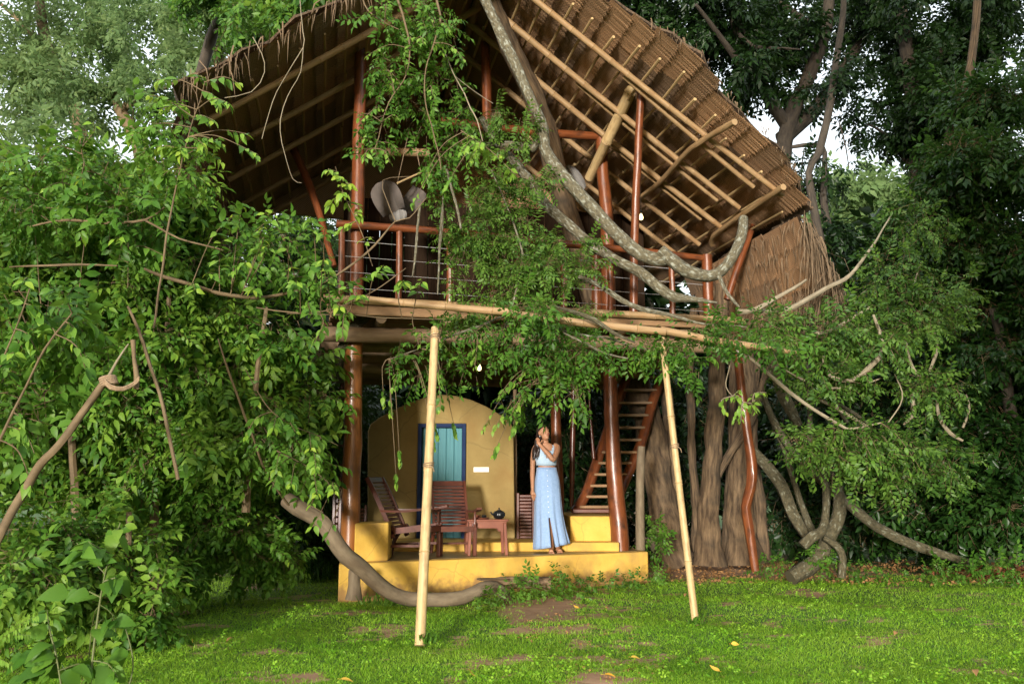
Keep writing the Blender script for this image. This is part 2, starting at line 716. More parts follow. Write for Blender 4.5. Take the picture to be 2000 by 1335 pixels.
# ------------------------------------------------------------------ the materials of the place
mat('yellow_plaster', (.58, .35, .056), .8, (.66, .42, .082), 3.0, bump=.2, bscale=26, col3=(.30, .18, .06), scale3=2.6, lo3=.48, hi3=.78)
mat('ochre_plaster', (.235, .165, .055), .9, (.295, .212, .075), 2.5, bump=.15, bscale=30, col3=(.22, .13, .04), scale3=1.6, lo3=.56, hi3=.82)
mat('teal_paint', (.036, .165, .19), .6, (.055, .215, .24), 3, stretch=(14, 14, .8), bump=.15)
mat('blue_paint', (.008, .018, .060), .7, (.014, .032, .085), 4, spec=.15)
mat('varnished_wood', (.125, .034, .011), .34, (.20, .062, .020), 2.2, stretch=(5, 1.1, 1), coord='UV', bump=.35, coat=.12, col3=(.050, .020, .010), scale3=4.0, lo3=.5, hi3=.7)
mat('orange_wood', (.20, .070, .018), .3, (.29, .115, .032), 2.0, stretch=(5, .9, 1), coord='UV', bump=.35, coat=.15, col3=(.085, .030, .010), scale3=2.4, lo3=.52, hi3=.75)
mat('red_wood', (.070, .020, .011), .42, (.125, .036, .018), 5, stretch=(1, 1, 1), bump=.1, coat=.25)
mat('table_wood', (.17, .055, .033), .38, (.24, .085, .05), 5, bump=.08, coat=.35)
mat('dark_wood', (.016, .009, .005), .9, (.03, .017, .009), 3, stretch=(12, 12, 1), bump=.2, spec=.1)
mat('old_log', (.17, .11, .062), .75, (.26, .175, .10), 2.5, stretch=(4, .8, 1), coord='UV', bump=.35, col3=(.09, .055, .03), scale3=2)
mat('plank_wood', (.20, .115, .055), .7, (.29, .17, .08), 2.2, stretch=(1, 9, 9), bump=.3, col3=(.10, .055, .028), scale3=1.5)
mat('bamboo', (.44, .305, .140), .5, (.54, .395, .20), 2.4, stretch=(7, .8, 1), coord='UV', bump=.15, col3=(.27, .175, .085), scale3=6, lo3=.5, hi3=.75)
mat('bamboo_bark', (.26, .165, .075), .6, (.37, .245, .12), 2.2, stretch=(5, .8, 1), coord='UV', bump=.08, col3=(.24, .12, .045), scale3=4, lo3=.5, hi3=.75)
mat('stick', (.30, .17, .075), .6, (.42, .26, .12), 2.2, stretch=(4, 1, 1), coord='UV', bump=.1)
mat('bark', (.045, .028, .015), .9, (.190, .128, .070), 2.4, stretch=(9, 1.3, 1), coord='UV', bump=1.0, detail=9, col3=(.045, .034, .022), scale3=2.2, lo3=.5, hi3=.7)
mat('dark_bark', (.035, .028, .021), .9, (.075, .06, .042), 2.6, stretch=(5, 1.6, 1), coord='UV', bump=.6)
mat('lichen_bark', (.065, .055, .032), .9, (.150, .132, .080), 4, stretch=(3, 5, 1), coord='UV', bump=.5, col3=(.30, .31, .25), scale3=14, lo3=.52, hi3=.68)
mat('mossy_bark', (.045, .040, .020), .9, (.105, .090, .050), 4, stretch=(3, 5, 1), coord='UV', bump=.9, col3=(.21, .21, .15), scale3=12, lo3=.56, hi3=.70)
mat('smooth_root', (.115, .085, .052), .8, (.19, .148, .092), 2.4, stretch=(3, 2, 1), coord='UV', bump=.25, col3=(.14, .10, .06), scale3=3)
mat('twig', (.10, .068, .034), .75, (.17, .12, .062), 6, bump=.2)
mat('pale_twig', (.20, .165, .105), .8, (.30, .255, .175), 6, bump=.2)
mat('green_twig', (.11, .13, .04), .6)
mat('straw', (.11, .075, .042), .88, (.20, .138, .08), 9, bump=.2, col3=(.16, .105, .06), scale3=3)
mat('thatch_back', (.045, .030, .018), .95, (.13, .085, .05), 26, stretch=(1, 1, 1), bump=1.0, detail=9)
mat('rope', (.22, .15, .09), .9, (.32, .23, .14), 30, bump=.5)
mat('soil', (.20, .095, .045), .95, (.26, .13, .065), 7, bump=.5)
mat('stone', (.14, .12, .09), .9, (.22, .19, .15), 9, bump=.5)
mat('denim', (.20, .31, .50), .85, (.25, .37, .57), 40, bump=.1, sheen=.2)
mat('denim_top', (.34, .47, .60), .85, (.40, .53, .65), 40, bump=.1, sheen=.2)
mat('skin', (.36, .175, .095), .5, (.40, .20, .11), 8)
mat('hair', (.014, .008, .006), .42, (.03, .016, .011), 30, stretch=(9, 9, 1))
mat('lips', (.30, .08, .07), .45)
mat('eye', (.012, .008, .006), .25)
mat('button', (.62, .66, .72), .4)
mat('silver', (.6, .6, .58), .3)
mat('black_pot', (.008, .009, .010), .28, spec=.6)
mat('canvas', (.085, .070, .058), .95, (.12, .10, .085), 5, bump=.1)
mat('white_cloth', (.17, .16, .15), .95, (.22, .21, .19), 5, bump=.1)
mat('white_plate', (.75, .72, .62), .5)
mat('wire', (.35, .34, .33), .4)
mat('tape', (.5, .52, .52), .35, (.12, .13, .13), 9, lo=.4, hi=.6)
mat('dead_leaf', (.26, .13, .05), .8, (.36, .20, .07), 6)
mat('yellow_leaf', (.62, .42, .05), .6, (.66, .36, .05), 6)
mat('red_litter', (.24, .07, .03), .85, (.30, .12, .05), 8)
mat('brass', (.5, .3, .1), .35)

leafmat('leaf_mid', [(.15, (.030, .088, .010)), (.5, (.060, .165, .017)), (.85, (.110, .240, .028))], trans=.38)
leafmat('leaf_light', [(.1, (.085, .205, .024)), (.5, (.140, .290, .036)), (.9, (.210, .370, .050))], trans=.38)
leafmat('leaf_young', [(.1, (.150, .320, .028)), (.5, (.215, .390, .038)), (.9, (.30, .44, .05))], trans=.4)
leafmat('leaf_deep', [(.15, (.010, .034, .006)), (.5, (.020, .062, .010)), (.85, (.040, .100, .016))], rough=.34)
leafmat('leaf_dark', [(.15, (.005, .016, .004)), (.5, (.010, .030, .006)), (.85, (.020, .052, .010))], rough=.4, trans=.2)  # gloom of the unlit forest put into a very dark leaf colour
leafmat('leaf_shrub', [(.15, (.020, .066, .008)), (.5, (.046, .135, .014)), (.8, (.095, .215, .024)), (1.0, (.17, .30, .035))], trans=.36)
leafmat('leaf_fine', [(.15, (.022, .062, .010)), (.5, (.048, .120, .017)), (.9, (.11, .215, .030))], trans=.32)
leafmat('leaf_haze_tint', [(.15, (.070, .135, .042)), (.5, (.115, .200, .066)), (.9, (.17, .26, .095))], trans=.5, rough=.5)  # haze over the far trees is painted into this pale leaf colour
leafmat('leaf_grass', [(.1, (.090, .250, .012)), (.5, (.170, .390, .020)), (.9, (.28, .48, .042))], trans=.35, clump=.9, rough=.45)

def weather(name, crack, mud, cs=1.3, seed=0.0):
    """hairline cracks, and soil splashed up from the ground"""
    nt = MATS[name].node_tree
    b = nt.nodes['Principled BSDF']
    tc = nt.nodes.new('ShaderNodeTexCoord')
    nz = nt.nodes.new('ShaderNodeTexNoise'); nz.inputs['Scale'].default_value = 2.2; nz.inputs['Detail'].default_value = 6
    nt.links.new(tc.outputs['Object'], nz.inputs['Vector'])
    mxv = nt.nodes.new('ShaderNodeMix'); mxv.data_type = 'RGBA'; mxv.inputs[0].default_value = .22
    nt.links.new(tc.outputs['Object'], mxv.inputs[6]); nt.links.new(nz.outputs['Color'], mxv.inputs[7])
    vo = nt.nodes.new('ShaderNodeTexVoronoi'); vo.feature = 'DISTANCE_TO_EDGE'; vo.inputs['Scale'].default_value = cs
    nt.links.new(mxv.outputs[2], vo.inputs['Vector'])
    r = nt.nodes.new('ShaderNodeMapRange'); r.inputs[1].default_value = .002; r.inputs[2].default_value = .008
    r.inputs[3].default_value = .32; r.inputs[4].default_value = 0
    nt.links.new(vo.outputs['Distance'], r.inputs[0])
    m1 = nt.nodes.new('ShaderNodeMix'); m1.data_type = 'RGBA'; m1.inputs[7].default_value = (*crack, 1)
    prev = b.inputs['Base Color'].links[0].from_socket
    nt.links.new(r.outputs[0], m1.inputs[0]); nt.links.new(prev, m1.inputs[6])
    out = m1.outputs[2]
    if mud:
        sx = nt.nodes.new('ShaderNodeSeparateXYZ'); nt.links.new(tc.outputs['Object'], sx.inputs[0])
        n2 = nt.nodes.new('ShaderNodeTexNoise'); n2.inputs['Scale'].default_value = 7; n2.inputs['Detail'].default_value = 8
        nt.links.new(tc.outputs['Object'], n2.inputs['Vector'])
        a = nt.nodes.new('ShaderNodeMath'); a.operation = 'MULTIPLY_ADD'; a.inputs[1].default_value = -.75
        nt.links.new(n2.outputs['Fac'], a.inputs[0]); nt.links.new(sx.outputs[2], a.inputs[2])
        r2 = nt.nodes.new('ShaderNodeMapRange'); r2.inputs[1].default_value = -.33; r2.inputs[2].default_value = -.17
        r2.inputs[3].default_value = .75; r2.inputs[4].default_value = 0
        nt.links.new(a.outputs[0], r2.inputs[0])
        m2 = nt.nodes.new('ShaderNodeMix'); m2.data_type = 'RGBA'; m2.inputs[7].default_value = (.20, .105, .05, 1)
        nt.links.new(r2.outputs[0], m2.inputs[0]); nt.links.new(out, m2.inputs[6])
        out = m2.outputs[2]
    nt.links.new(out, b.inputs['Base Color'])


weather('yellow_plaster', (.25, .14, .04), True)
weather('ochre_plaster', (.13, .085, .03), False, .8)

# woven palm-leaf panels: two crossing sets of ribs
tm = mat('palm_weave', (.30, .175, .095), .82)
nt = tm.node_tree
b = nt.nodes['Principled BSDF']
uvn = nt.nodes.new('ShaderNodeUVMap')
waves = []
for ang in (38, -38):
    mp = nt.nodes.new('ShaderNodeMapping')
    mp.inputs['Rotation'].default_value = (0, 0, R_(ang))
    nt.links.new(uvn.outputs[0], mp.inputs[0])
    w = nt.nodes.new('ShaderNodeTexWave')
    w.inputs['Scale'].default_value = 11.0
    w.inputs['Distortion'].default_value = .8
    w.inputs['Detail'].default_value = 2
    nt.links.new(mp.outputs[0], w.inputs[0])
    waves.append(w)
mu = nt.nodes.new('ShaderNodeMath'); mu.operation = 'MAXIMUM'
nt.links.new(waves[0].outputs['Fac'], mu.inputs[0])
nt.links.new(waves[1].outputs['Fac'], mu.inputs[1])
cr = nt.nodes.new('ShaderNodeValToRGB')
cr.color_ramp.elements[0].color = (.100, .060, .034, 1)
cr.color_ramp.elements[0].position = .12
cr.color_ramp.elements[1].color = (.36, .240, .140, 1)
cr.color_ramp.elements[1].position = .85
nt.links.new(mu.outputs[0], cr.inputs[0])
oi = nt.nodes.new('ShaderNodeObjectInfo')
rmp = nt.nodes.new('ShaderNodeValToRGB')
rmp.color_ramp.elements[0].color = (.50, .49, .49, 1)
rmp.color_ramp.elements[1].color = (1.2, 1.05, .90, 1)
nt.links.new(oi.outputs['Random'], rmp.inputs[0])
mx = nt.nodes.new('ShaderNodeMix'); mx.data_type = 'RGBA'; mx.blend_type = 'MULTIPLY'
mx.inputs[0].default_value = 1
nt.links.new(cr.outputs[0], mx.inputs[6]); nt.links.new(rmp.outputs[0], mx.inputs[7])
nt.links.new(mx.outputs[2], b.inputs['Base Color'])
bp = nt.nodes.new('ShaderNodeBump'); bp.inputs['Strength'].default_value = .45; bp.inputs['Distance'].default_value = .01
nt.links.new(mu.outputs[0], bp.inputs['Height']); nt.links.new(bp.outputs[0], b.inputs['Normal'])

# ------------------------------------------------------------------ ground
FLOOR = .42
dirt_line = [onz(px, py, 0)[:2] for px, py in ((1130, 1150), (1090, 1190), (1040, 1215), (1130, 1265), (1190, 1300), (1200, 1335), (1190, 1420))]


def dirt_amount(x, y):
    d = np.full(x.shape, 9.0)
    for (ax, ay), (bx, by) in zip(dirt_line[:-1], dirt_line[1:]):
        t = np.clip(((x - ax) * (bx - ax) + (y - ay) * (by - ay)) / ((bx - ax) ** 2 + (by - ay) ** 2 + 1e-9), 0, 1)
        d = np.minimum(d, np.hypot(x - ax - t * (bx - ax), y - ay - t * (by - ay)))
    rr = np.random.default_rng(3)
    nzv = np.zeros(x.shape)
    for k in range(26):
        fq = 3.5 * 1.13 ** k
        an = rr.uniform(0, 6.28)
        nzv = nzv + np.sin(fq * (x * math.cos(an) + y * math.sin(an)) + rr.uniform(0, 6.28)) * fq ** -.35 * 1.25
    x0, y0 = onz(1080, 1188, 0)[:2]
    core = np.exp(-((x - x0 + .25 * (y - y0)) / .62) ** 2 - ((y - y0) / .6) ** 2)
    a = np.clip(1.1 * core + .62 * np.exp(-(d / .40) ** 2) + .22 * nzv - .16, 0, 1) * .95
    edge = np.clip(1 - np.abs(x - 1.6) / 6, 0, 1) * np.clip((y - 12.9 + .18 * nzv) / .7, 0, 1)   # bare earth under the trees
    spots = np.clip(.4 * nzv - 1.25, 0, .7)
    return np.clip(np.maximum(np.maximum(a, edge), spots), 0, 1)


gx = np.concatenate([np.linspace(-120, -7, 14), np.linspace(-6.8, -2.3, 40), np.linspace(-2.2, 3.5, 96), np.linspace(3.6, 11, 40), np.linspace(12, 140, 14)])
gy = np.concatenate([np.linspace(-30, 3, 8), np.linspace(3.2, 5.5, 20), np.linspace(5.6, 12.5, 110), np.linspace(12.6, 19, 40), np.linspace(20, 220, 18)])
GX, GY = np.meshgrid(gx, gy)
near = np.exp(-((GX - 1) / 12) ** 2 - ((GY - 10) / 9) ** 2)
GZ = near * .018 * (np.sin(GX * 2.3 + np.sin(GY * 1.9)) + np.sin(GY * 2.9 + GX)) - .02
nx, ny = len(gx), len(gy)
V = np.stack([GX, GY, GZ], 2).reshape(-1, 3)
I = np.arange(nx * ny).reshape(ny, nx)
q = np.stack([I[:-1, :-1], I[:-1, 1:], I[1:, 1:], I[1:, :-1]], 2).reshape(-1, 4)
me = bpy.data.meshes.new('ground')
me.from_pydata(V.tolist(), [], q.tolist())
att = me.attributes.new('earth', 'FLOAT', 'POINT')
att.data.foreach_set('value', dirt_amount(V[:, 0], V[:, 1]).astype(np.float32))
gm = mat('ground', (.045, .095, .015), .95, (.075, .14, .022), 9, bump=.5)
nt = gm.node_tree
an = nt.nodes.new('ShaderNodeAttribute'); an.attribute_name = 'earth'
nz = nt.nodes.new('ShaderNodeTexNoise'); nz.inputs['Scale'].default_value = 30; nz.inputs['Detail'].default_value = 6
cr = nt.nodes.new('ShaderNodeValToRGB')
cr.color_ramp.elements[0].color = (.27, .150, .080, 1); cr.color_ramp.elements[0].position = .3
cr.color_ramp.elements[1].color = (.42, .26, .15, 1); cr.color_ramp.elements[1].position = .7
nt.links.new(nz.outputs['Fac'], cr.inputs[0])
mx = nt.nodes.new('ShaderNodeMix'); mx.data_type = 'RGBA'
b = nt.nodes['Principled BSDF']
prev = b.inputs['Base Color'].links[0].from_socket
n5 = nt.nodes.new('ShaderNodeTexNoise'); n5.inputs['Scale'].default_value = 14; n5.inputs['Detail'].default_value = 9; n5.inputs['Roughness'].default_value = .7
a5 = nt.nodes.new('ShaderNodeMath'); a5.operation = 'MULTIPLY_ADD'; a5.inputs[1].default_value = 1.3
nt.links.new(n5.outputs['Fac'], a5.inputs[0]); nt.links.new(an.outputs['Fac'], a5.inputs[2])
r5 = nt.nodes.new('ShaderNodeMapRange'); r5.inputs[1].default_value = .86; r5.inputs[2].default_value = 1.12
nt.links.new(a5.outputs[0], r5.inputs[0])
nt.links.new(r5.outputs[0], mx.inputs[0]); nt.links.new(prev, mx.inputs[6]); nt.links.new(cr.outputs[0], mx.inputs[7])
nt.links.new(mx.outputs[2], b.inputs['Base Color'])
me.materials.append(gm)
me.polygons.foreach_set('use_smooth', [True] * len(q))
go = place('ground', me)
go['kind'] = 'structure'


def ground_z(x, y):
    return .018 * (np.sin(x * 2.3 + np.sin(y * 1.9)) + np.sin(y * 2.9 + x)) * np.exp(-((x - 1) / 12) ** 2 - ((y - 10) / 9) ** 2) - .02


# ------------------------------------------------------------------ tree house frame: a runs right, b runs back
ROT = R_(12)
VA = np.array([math.cos(ROT), math.sin(ROT), 0])
UB = np.array([-math.sin(ROT), math.cos(ROT), 0])
ORG = np.array([-1.91, 10.95, 0])


def W(a, b_, z):
    return ORG + VA * a + UB * b_ + np.array([0, 0, z])


RA, RZ, TH = 1.55, 8.32, R_(35.5)
ct, st = math.cos(TH), math.sin(TH)


def roof(side, s, b_, off=0.0):
    """point on a roof slope: s metres down from the ridge, off metres below the thatch"""
    a = RA + side * (s * ct - off * st)
    return W(a, b_, RZ - s * st - off * ct)


NR = -(VA * st) - np.array([0, 0, ct])          # inner normal of the right slope
NL = (VA * st) - np.array([0, 0, ct])


def on_roof(px, py, side, off):
    return plane_hit(px, py, roof(side, 2, 0, off), NR if side > 0 else NL)


bfa = [1.55, 2.7, 3.3, 3.85, 4.1, 4.45, 5.35, 5.85, 6.3]
bfb = [-1.25, -1.25, -1.4, -1.55, -1.5, -1.15, -1.05, -.55, -.3]


def front_edge(side, s):
    if side > 0:
        return float(np.interp(RA + s * ct, bfa, bfb))
    return -1.25 + .06 * math.sin(s * 4) - .05 * math.sin(s * 9)


BACK = 5.0
th = thing('tree_house', 'open fronted tree house of red poles with steep palm thatch roof and railed balcony', 'tree house', W(0, 0, 0))

# posts
def post(name, path, m, wob=.06, n=14, parent=th, amp=.012, label=None):
    P, r = spline(path, .12)
    P = wobble(P, amp, 1.5, len(path))
    mb = MB()
    mb.tube(P, r, n, wob=wob)
    return obj(name, mb, m, parent, label=label)


def pxp(pts):
    return pxpath(pts)


p0 = onz(684, 1100, 0)
DL = 11.25
post('post', pxp([(684, 1125, DL, 18), (684, 1060, DL, 18), (687, 960, DL, 17), (688, 900, DL, 17), (690, 868, DL, 18), (689, 830, DL, 17), (690, 760, DL, 17), (691, 680, DL, 17), (696, 600, DL, 14)]), 'orange_wood', label='thick orange varnished front post with a knot')
post('post', pxp([(696, 600, DL - .05, 13), (699, 400, DL, 13), (703, 200, DL, 12), (706, 45, DL, 12)]), 'varnished_wood')
DRp = 12.95
post('post', pxp([(1212, 1076, DRp, 17), (1210, 1030, DRp, 17), (1203, 960, DRp, 16), (1196, 860, DRp, 14), (1192, 760, DRp, 13.5), (1190, 690, DRp, 13.5), (1188, 560, DRp, 14), (1186, 440, DRp, 13), (1178, 345, DRp, 12), (1174, 268, DRp, 11)]), 'varnished_wood', label='tall glossy red brown front post bowed near its foot')
post('post', pxp([(1088, 1062, 13.5, 10), (1091, 960, 13.5, 10), (1086, 830, 13.5, 10), (1083, 745, 13.5, 10), (1082, 690, 13.5, 10)]), 'varnished_wood')
post('post', pxp([(664, 1060, 12.6, 8), (665, 900, 12.6, 8), (668, 760, 12.6, 8), (672, 640, 12.6, 8)]), 'red_wood')
post('post', pxp([(1116, 990, 14.2, 5), (1118, 900, 14.2, 6), (1121, 740, 14.2, 6)]), 'red_wood')
post('post', pxp([(1160, 895, 14.2, 5), (1152, 800, 14.2, 4), (1150, 735, 14.2, 4)]), 'red_wood')
post('post', pxp([(1251, 1073, 13.1, 9), (1250, 960, 13.1, 8), (1252, 900, 13.1, 8), (1254, 872, 13.1, 7)]), 'smooth_root', label='slim grey brown post at the platform corner')
post('post', pxp([(1167, 700, 13.3, 11), (1165, 560, 13.3, 11), (1166, 500, 13.3, 11)]), 'varnished_wood')
post('post', pxp([(1005, 1050, 13.75, 5), (1006, 900, 13.75, 5), (1006, 760, 13.75, 5)]), 'old_log')
# slim red pole from the purlin end to the deck, back king post, struts
post('pole', pxp([(1237, 612, 11.75, 8), (1240, 450, 11.7, 8), (1246, 300, 11.6, 8), (1252, 150, 11.5, 7)]), 'varnished_wood')
kb = 1.35
post('king_post', [(*W(1.86, kb, 6.6), .075), (*W(1.84, kb, 7.4), .075), (*W(1.82, kb, 8.0), .07)], 'varnished_wood')
post('strut', pxp([(655, 520, 12.2, 6), (628, 430, 12.4, 7), (598, 350, 12.6, 8), (570, 285, 12.8, 8), (545, 225, 13, 7), (525, 160, 13.2, 6)]), 'varnished_wood', amp=.03)
post('strut', pxp([(1421, 585, 12.9, 7), (1445, 510, 12.9, 7), (1478, 422, 13.0, 6)]), 'varnished_wood')

# roof: woven palm panels on battens and bamboo rafters
SLOPE = {1: (RA + 0, 5.6), -1: (RA, 4.45)}


def panel_mesh(teeth, wid, seed):
    r = random.Random(seed)
    mb = MB()
    n = teeth
    top = [(i / n, 0, .0) for i in range(n + 1)]
    midr = [(i / n, wid * .80, .016 + r.uniform(-.004, .006)) for i in range(n + 1)]
    vs = top + midr
    fs, uvs = [], []
    for i in range(n):
        fs.append((i, i + 1, n + 2 + i, n + 1 + i))
        uvs.append([(i / n, 0), ((i + 1) / n, 0), ((i + 1) / n, wid * .8), (i / n, wid * .8)])
    for i in range(n):                          # loose leaf ends
        k = len(vs)
        vs.append((i / n + r.uniform(.2, 1.1) / n, wid * r.uniform(.86, .98), .02 + r.uniform(0, .022)))
        fs.append((n + 1 + i, n + 2 + i, k))
        uvs.append([(i / n, wid * .8), ((i + 1) / n, wid * .8), ((i + .5) / n, wid * 1.05)])
    mb.add(vs, fs, uvs)
    return mb.mesh('thatch_panel', 'palm_weave', False)


PAN = [panel_mesh(34, .44, i) for i in range(5)]
for side in (1, -1):
    smax = 5.55 if side > 0 else 4.5
    mb = MB()
    ns, nb = 26, 24
    nb_ = nb + 1
    top, bot = [], []
    for i in range(ns + 1):
        s = -.02 + (smax + .05) * i / ns
        f = front_edge(side, s) + random.uniform(-.06, .06)
        for j in range(nb_):
            bb = f + (BACK - f) * j / nb
            jit = random.uniform(-.02, .02)
            top.append(roof(side, s, bb, -.055 - .10 * min(1, j / 3) + jit))
            bot.append(roof(side, s, bb, -.03))
    o1 = len(top)
    vs = top + bot
    fs = []
    for i in range(ns):
        for j in range(nb):
            k = i * nb_ + j
            fs.append((k, k + 1, k + nb_ + 1, k + nb_))
            fs.append((o1 + k, o1 + k + nb_, o1 + k + nb_ + 1, o1 + k + 1))
    for i in range(ns):
        k = i * nb_
        fs.append((k, k + nb_, o1 + k + nb_, o1 + k))
        k = i * nb_ + nb
        fs.append((k, o1 + k, o1 + k + nb_, k + nb_))
    for j in range(nb):
        k = ns * nb_ + j
        fs.append((k, k + 1, o1 + k + 1, o1 + k))
    mb.add(vs, fs)
    slope = obj('roof_slope', mb, 'thatch_back', th, False, label='lit thatch slope seen from below' if side > 0 else 'shaded thatch slope seen from below')
    s = .02
    row = 0
    while s < smax - .25:
        f = front_edge(side, s + .15)
        bb = f - .02 + (.0 if row % 2 else -.0)
        first = True
        while bb < BACK - .1:
            L = random.uniform(.85, 1.15)
            if first:
                L *= random.uniform(.5, 1)
                first = False
            L = min(L, BACK - bb)
            p = roof(side, s, bb, random.uniform(.0, .012))
            x = UB * (L + .03)
            y = (VA * side * ct - np.array([0, 0, st]))
            z = NR if side > 0 else NL
            M = Matrix([[x[i], y[i], z[i], p[i]] for i in range(3)] + [[0, 0, 0, 1]])
            M = M @ Matrix.Rotation(random.uniform(-.02, .02), 4, 'Z')
            place('thatch_panel', PAN[random.randrange(5)], slope, M)
            bb += L
        s += .335
        row += 1
    # battens: thin sticks along the roof, under the panels
    s = .30
    while s < smax - .1:
        f = front_edge(side, s) + random.uniform(.15, .5)
        b1 = BACK
        bb = f
        while bb < b1:
            L = random.uniform(1.3, 2.4)
            e = min(bb + L, b1)
            mb = MB()
            ds = random.uniform(-.02, .02)
            mb.tube([roof(side, s + ds, bb, .098), roof(side, s + random.uniform(-.03, .03), (bb + e) / 2, .102), roof(side, s + random.uniform(-.02, .02), e, .098)], [random.uniform(.014, .024), .019, .014], 6)
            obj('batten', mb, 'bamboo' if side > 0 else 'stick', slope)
            bb = e - random.uniform(-.05, .12)
        s += .335
    # bamboo rafters
    rb = [(-.56, .0), (.34, .1), (1.1, .1), (2.05, .2), (2.85, .1), (3.8, 0)] if side > 0 else [(-.55, .05), (.6, 0), (1.75, -.1), (3.0, 0), (4.3, 0)]
    for k, (bb, db) in enumerate(rb):
        mb = MB()
        e = smax - (.55 if side > 0 else .3) + random.uniform(-.2, .15)
        a0, a1 = roof(side, .05, bb - db / 2, .17), roof(side, e, bb + db / 2 + random.uniform(-.06, .06), .17)
        bamboo(mb, a0, a1, random.uniform(.042, .052), random.uniform(.036, .042), .33, 10, bend=.03)
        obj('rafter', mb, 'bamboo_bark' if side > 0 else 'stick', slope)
    if side > 0:                                  # second cane tied beside the first two
        for bb, s0, s1 in ((-.45, 2.4, 4.75), (1.21, 2.3, 4.7), (.45, 1.9, 4.6)):
            mb = MB()
            bamboo(mb, roof(1, s0, bb, .18), roof(1, s1, bb + .16, .18), .04, .034, .3, 10, bend=.02)
            obj('rafter', mb, 'bamboo_bark', slope)
mb = MB()
mb.tube([W(RA, front_edge(1, 0), RZ + .1), W(RA, 2, RZ + .12), W(RA, BACK, RZ + .1)], .17, 10, wob=.2)
obj('ridge_cap', mb, 'thatch_back', th)
mb = MB()
mb.tube([W(RA, -.6, RZ - .17), W(RA, BACK, RZ - .17)], .06, 10)
obj('ridge_pole', mb, 'old_log', th)

# purlin beam, tie beams, wind braces under the right slope
mb = MB()
bamboo(mb, at(1151, 348, 13.15), at(1262, 116, 11.3), .075, .09, .8, 12)
obj('purlin', mb, 'bamboo', th, label='pale bamboo beam cantilevered toward the front')
mb = MB()
P, r = spline(pxp([(1176, 267, 12.95, 8), (1060, 259, 12.7, 9), (960, 248, 12.5, 9), (862, 236, 12.3, 8)]), .2)
mb.tube(P, r, 10, wob=.08)
obj('tie_beam', mb, 'varnished_wood', th)
mb = MB()
P, r = spline(pxp([(690, 296, 12.6, 9), (770, 297, 12.7, 9), (838, 299, 12.8, 8)]), .2)
mb.tube(P, r, 10, wob=.08)
obj('tie_beam', mb, 'bamboo_bark', th)
for pts, off in (([(1252, 385), (1290, 355), (1338, 302), (1372, 275), (1435, 238)], .24), ([(1391, 478), (1393, 462), (1440, 426), (1530, 365)], .22)):
    mb = MB()
    P, r = spline([(*on_roof(x, y, 1, off), .042) for x, y in pts], .1)
    mb.tube(P, r, 9, wob=.12)
    obj('brace', mb, 'bamboo_bark', th)
mb = MB()
P, r = spline([(*on_roof(x, y, -1, .2), .035) for x, y in ((520, 130), (498, 95), (480, 60))], .1)

# lower skirt of thatch at the right eave
mb = MB()
vs, fs = [], []
nb = 14
for i in range(5):
    for j in range(nb + 1):
        bb = -.35 + 3.2 * j / nb
        t = i / 4
        vs.append(W(5.95 + .42 * t + .05 * math.sin(j * 1.7), bb, 5.05 - 1.0 * t + random.uniform(-.05, .05) * t))
for i in range(4):
    for j in range(nb):
        k = i * (nb + 1) + j
        fs.append((k, k + 1, k + nb + 2, k + nb + 1))
mb.add(vs, fs)
skirt = obj('roof_skirt', mb, 'thatch_back', th, False)
for i in range(4):
    bb = -.4
    while bb < 2.7:
        L = random.uniform(.8, 1.1)
        p = W(5.90 + .11 * i, bb, 5.05 - .27 * i - random.uniform(0, .06))
        y = (VA * .40 - np.array([0, 0, .92]))
        z = -(VA * .92) - np.array([0, 0, .40])
        M = Matrix([[UB[k] * L, y[k], z[k], p[k] + z[k] * .02] for k in range(3)] + [[0, 0, 0, 1]])
        place('thatch_panel', PAN[random.randrange(5)], skirt, M)
        bb += L


mb = MB()
vs, fs = [], []
for i in range(5):
    for j in range(nb + 1):
        bb = -1.0 + 4.6 * j / nb
        t = i / 4
        vs.append(W(-2.06 - .16 * t + .04 * math.sin(j * 1.7), bb, 5.84 - .95 * t * (1 - .35 * math.exp(-((bb + 1) / .8) ** 2)) + random.uniform(-.05, .05) * t))
for i in range(4):
    for j in range(nb):
        k = i * (nb + 1) + j
        fs.append((k, k + nb + 1, k + nb + 2, k + 1))
mb.add(vs, fs)
lskirt = obj('roof_skirt', mb, 'thatch_back', th, False)
for i in range(3):
    bb = -1.0
    while bb < 3.3:
        L = random.uniform(.8, 1.1)
        p = W(-2.04 - .04 * i, bb, 5.82 - .28 * i)
        y = (-VA * .17 - np.array([0, 0, .985]))
        z = VA * .985 - np.array([0, 0, .17])
        M = Matrix([[UB[k] * L, y[k], z[k], p[k] + z[k] * .03] for k in range(3)] + [[0, 0, 0, 1]])
        place('thatch_panel', PAN[random.randrange(5)], lskirt, M)
        bb += L


def straw_fringe(parent, lines, n, lmin, lmax, r):
    V, F = [], []
    o = 0
    for _ in range(n):
        a, b_ = lines[int(r.integers(0, len(lines)))]
        t = r.random()
        p = np.array(a) * (1 - t) + np.array(b_) * t + r.normal(0, .04, 3)
        L = r.uniform(lmin, lmax)
        out = r.normal(0, .35, 3) + np.array([0, -.1, 0])
        w = r.normal(0, 1, 3); w[2] = 0; w *= r.uniform(.004, .011) / (np.linalg.norm(w) + 1e-9)
        m = p + out * L * .35 + np.array([0, 0, -.35 * L])
        e = p + out * L * .55 + np.array([0, 0, -L])
        V += [p - w, p + w, m + w * .8, m - w * .8, e]
        F += [(o, o + 1, o + 2), (o, o + 2, o + 3), (o + 3, o + 2, o + 4)]
        o += 5
    me = fast_mesh('thatch_fringe', np.array(V), np.array(F), ['straw'])
    ob = place('thatch_fringe', me, parent)
    ob['kind'] = 'stuff'


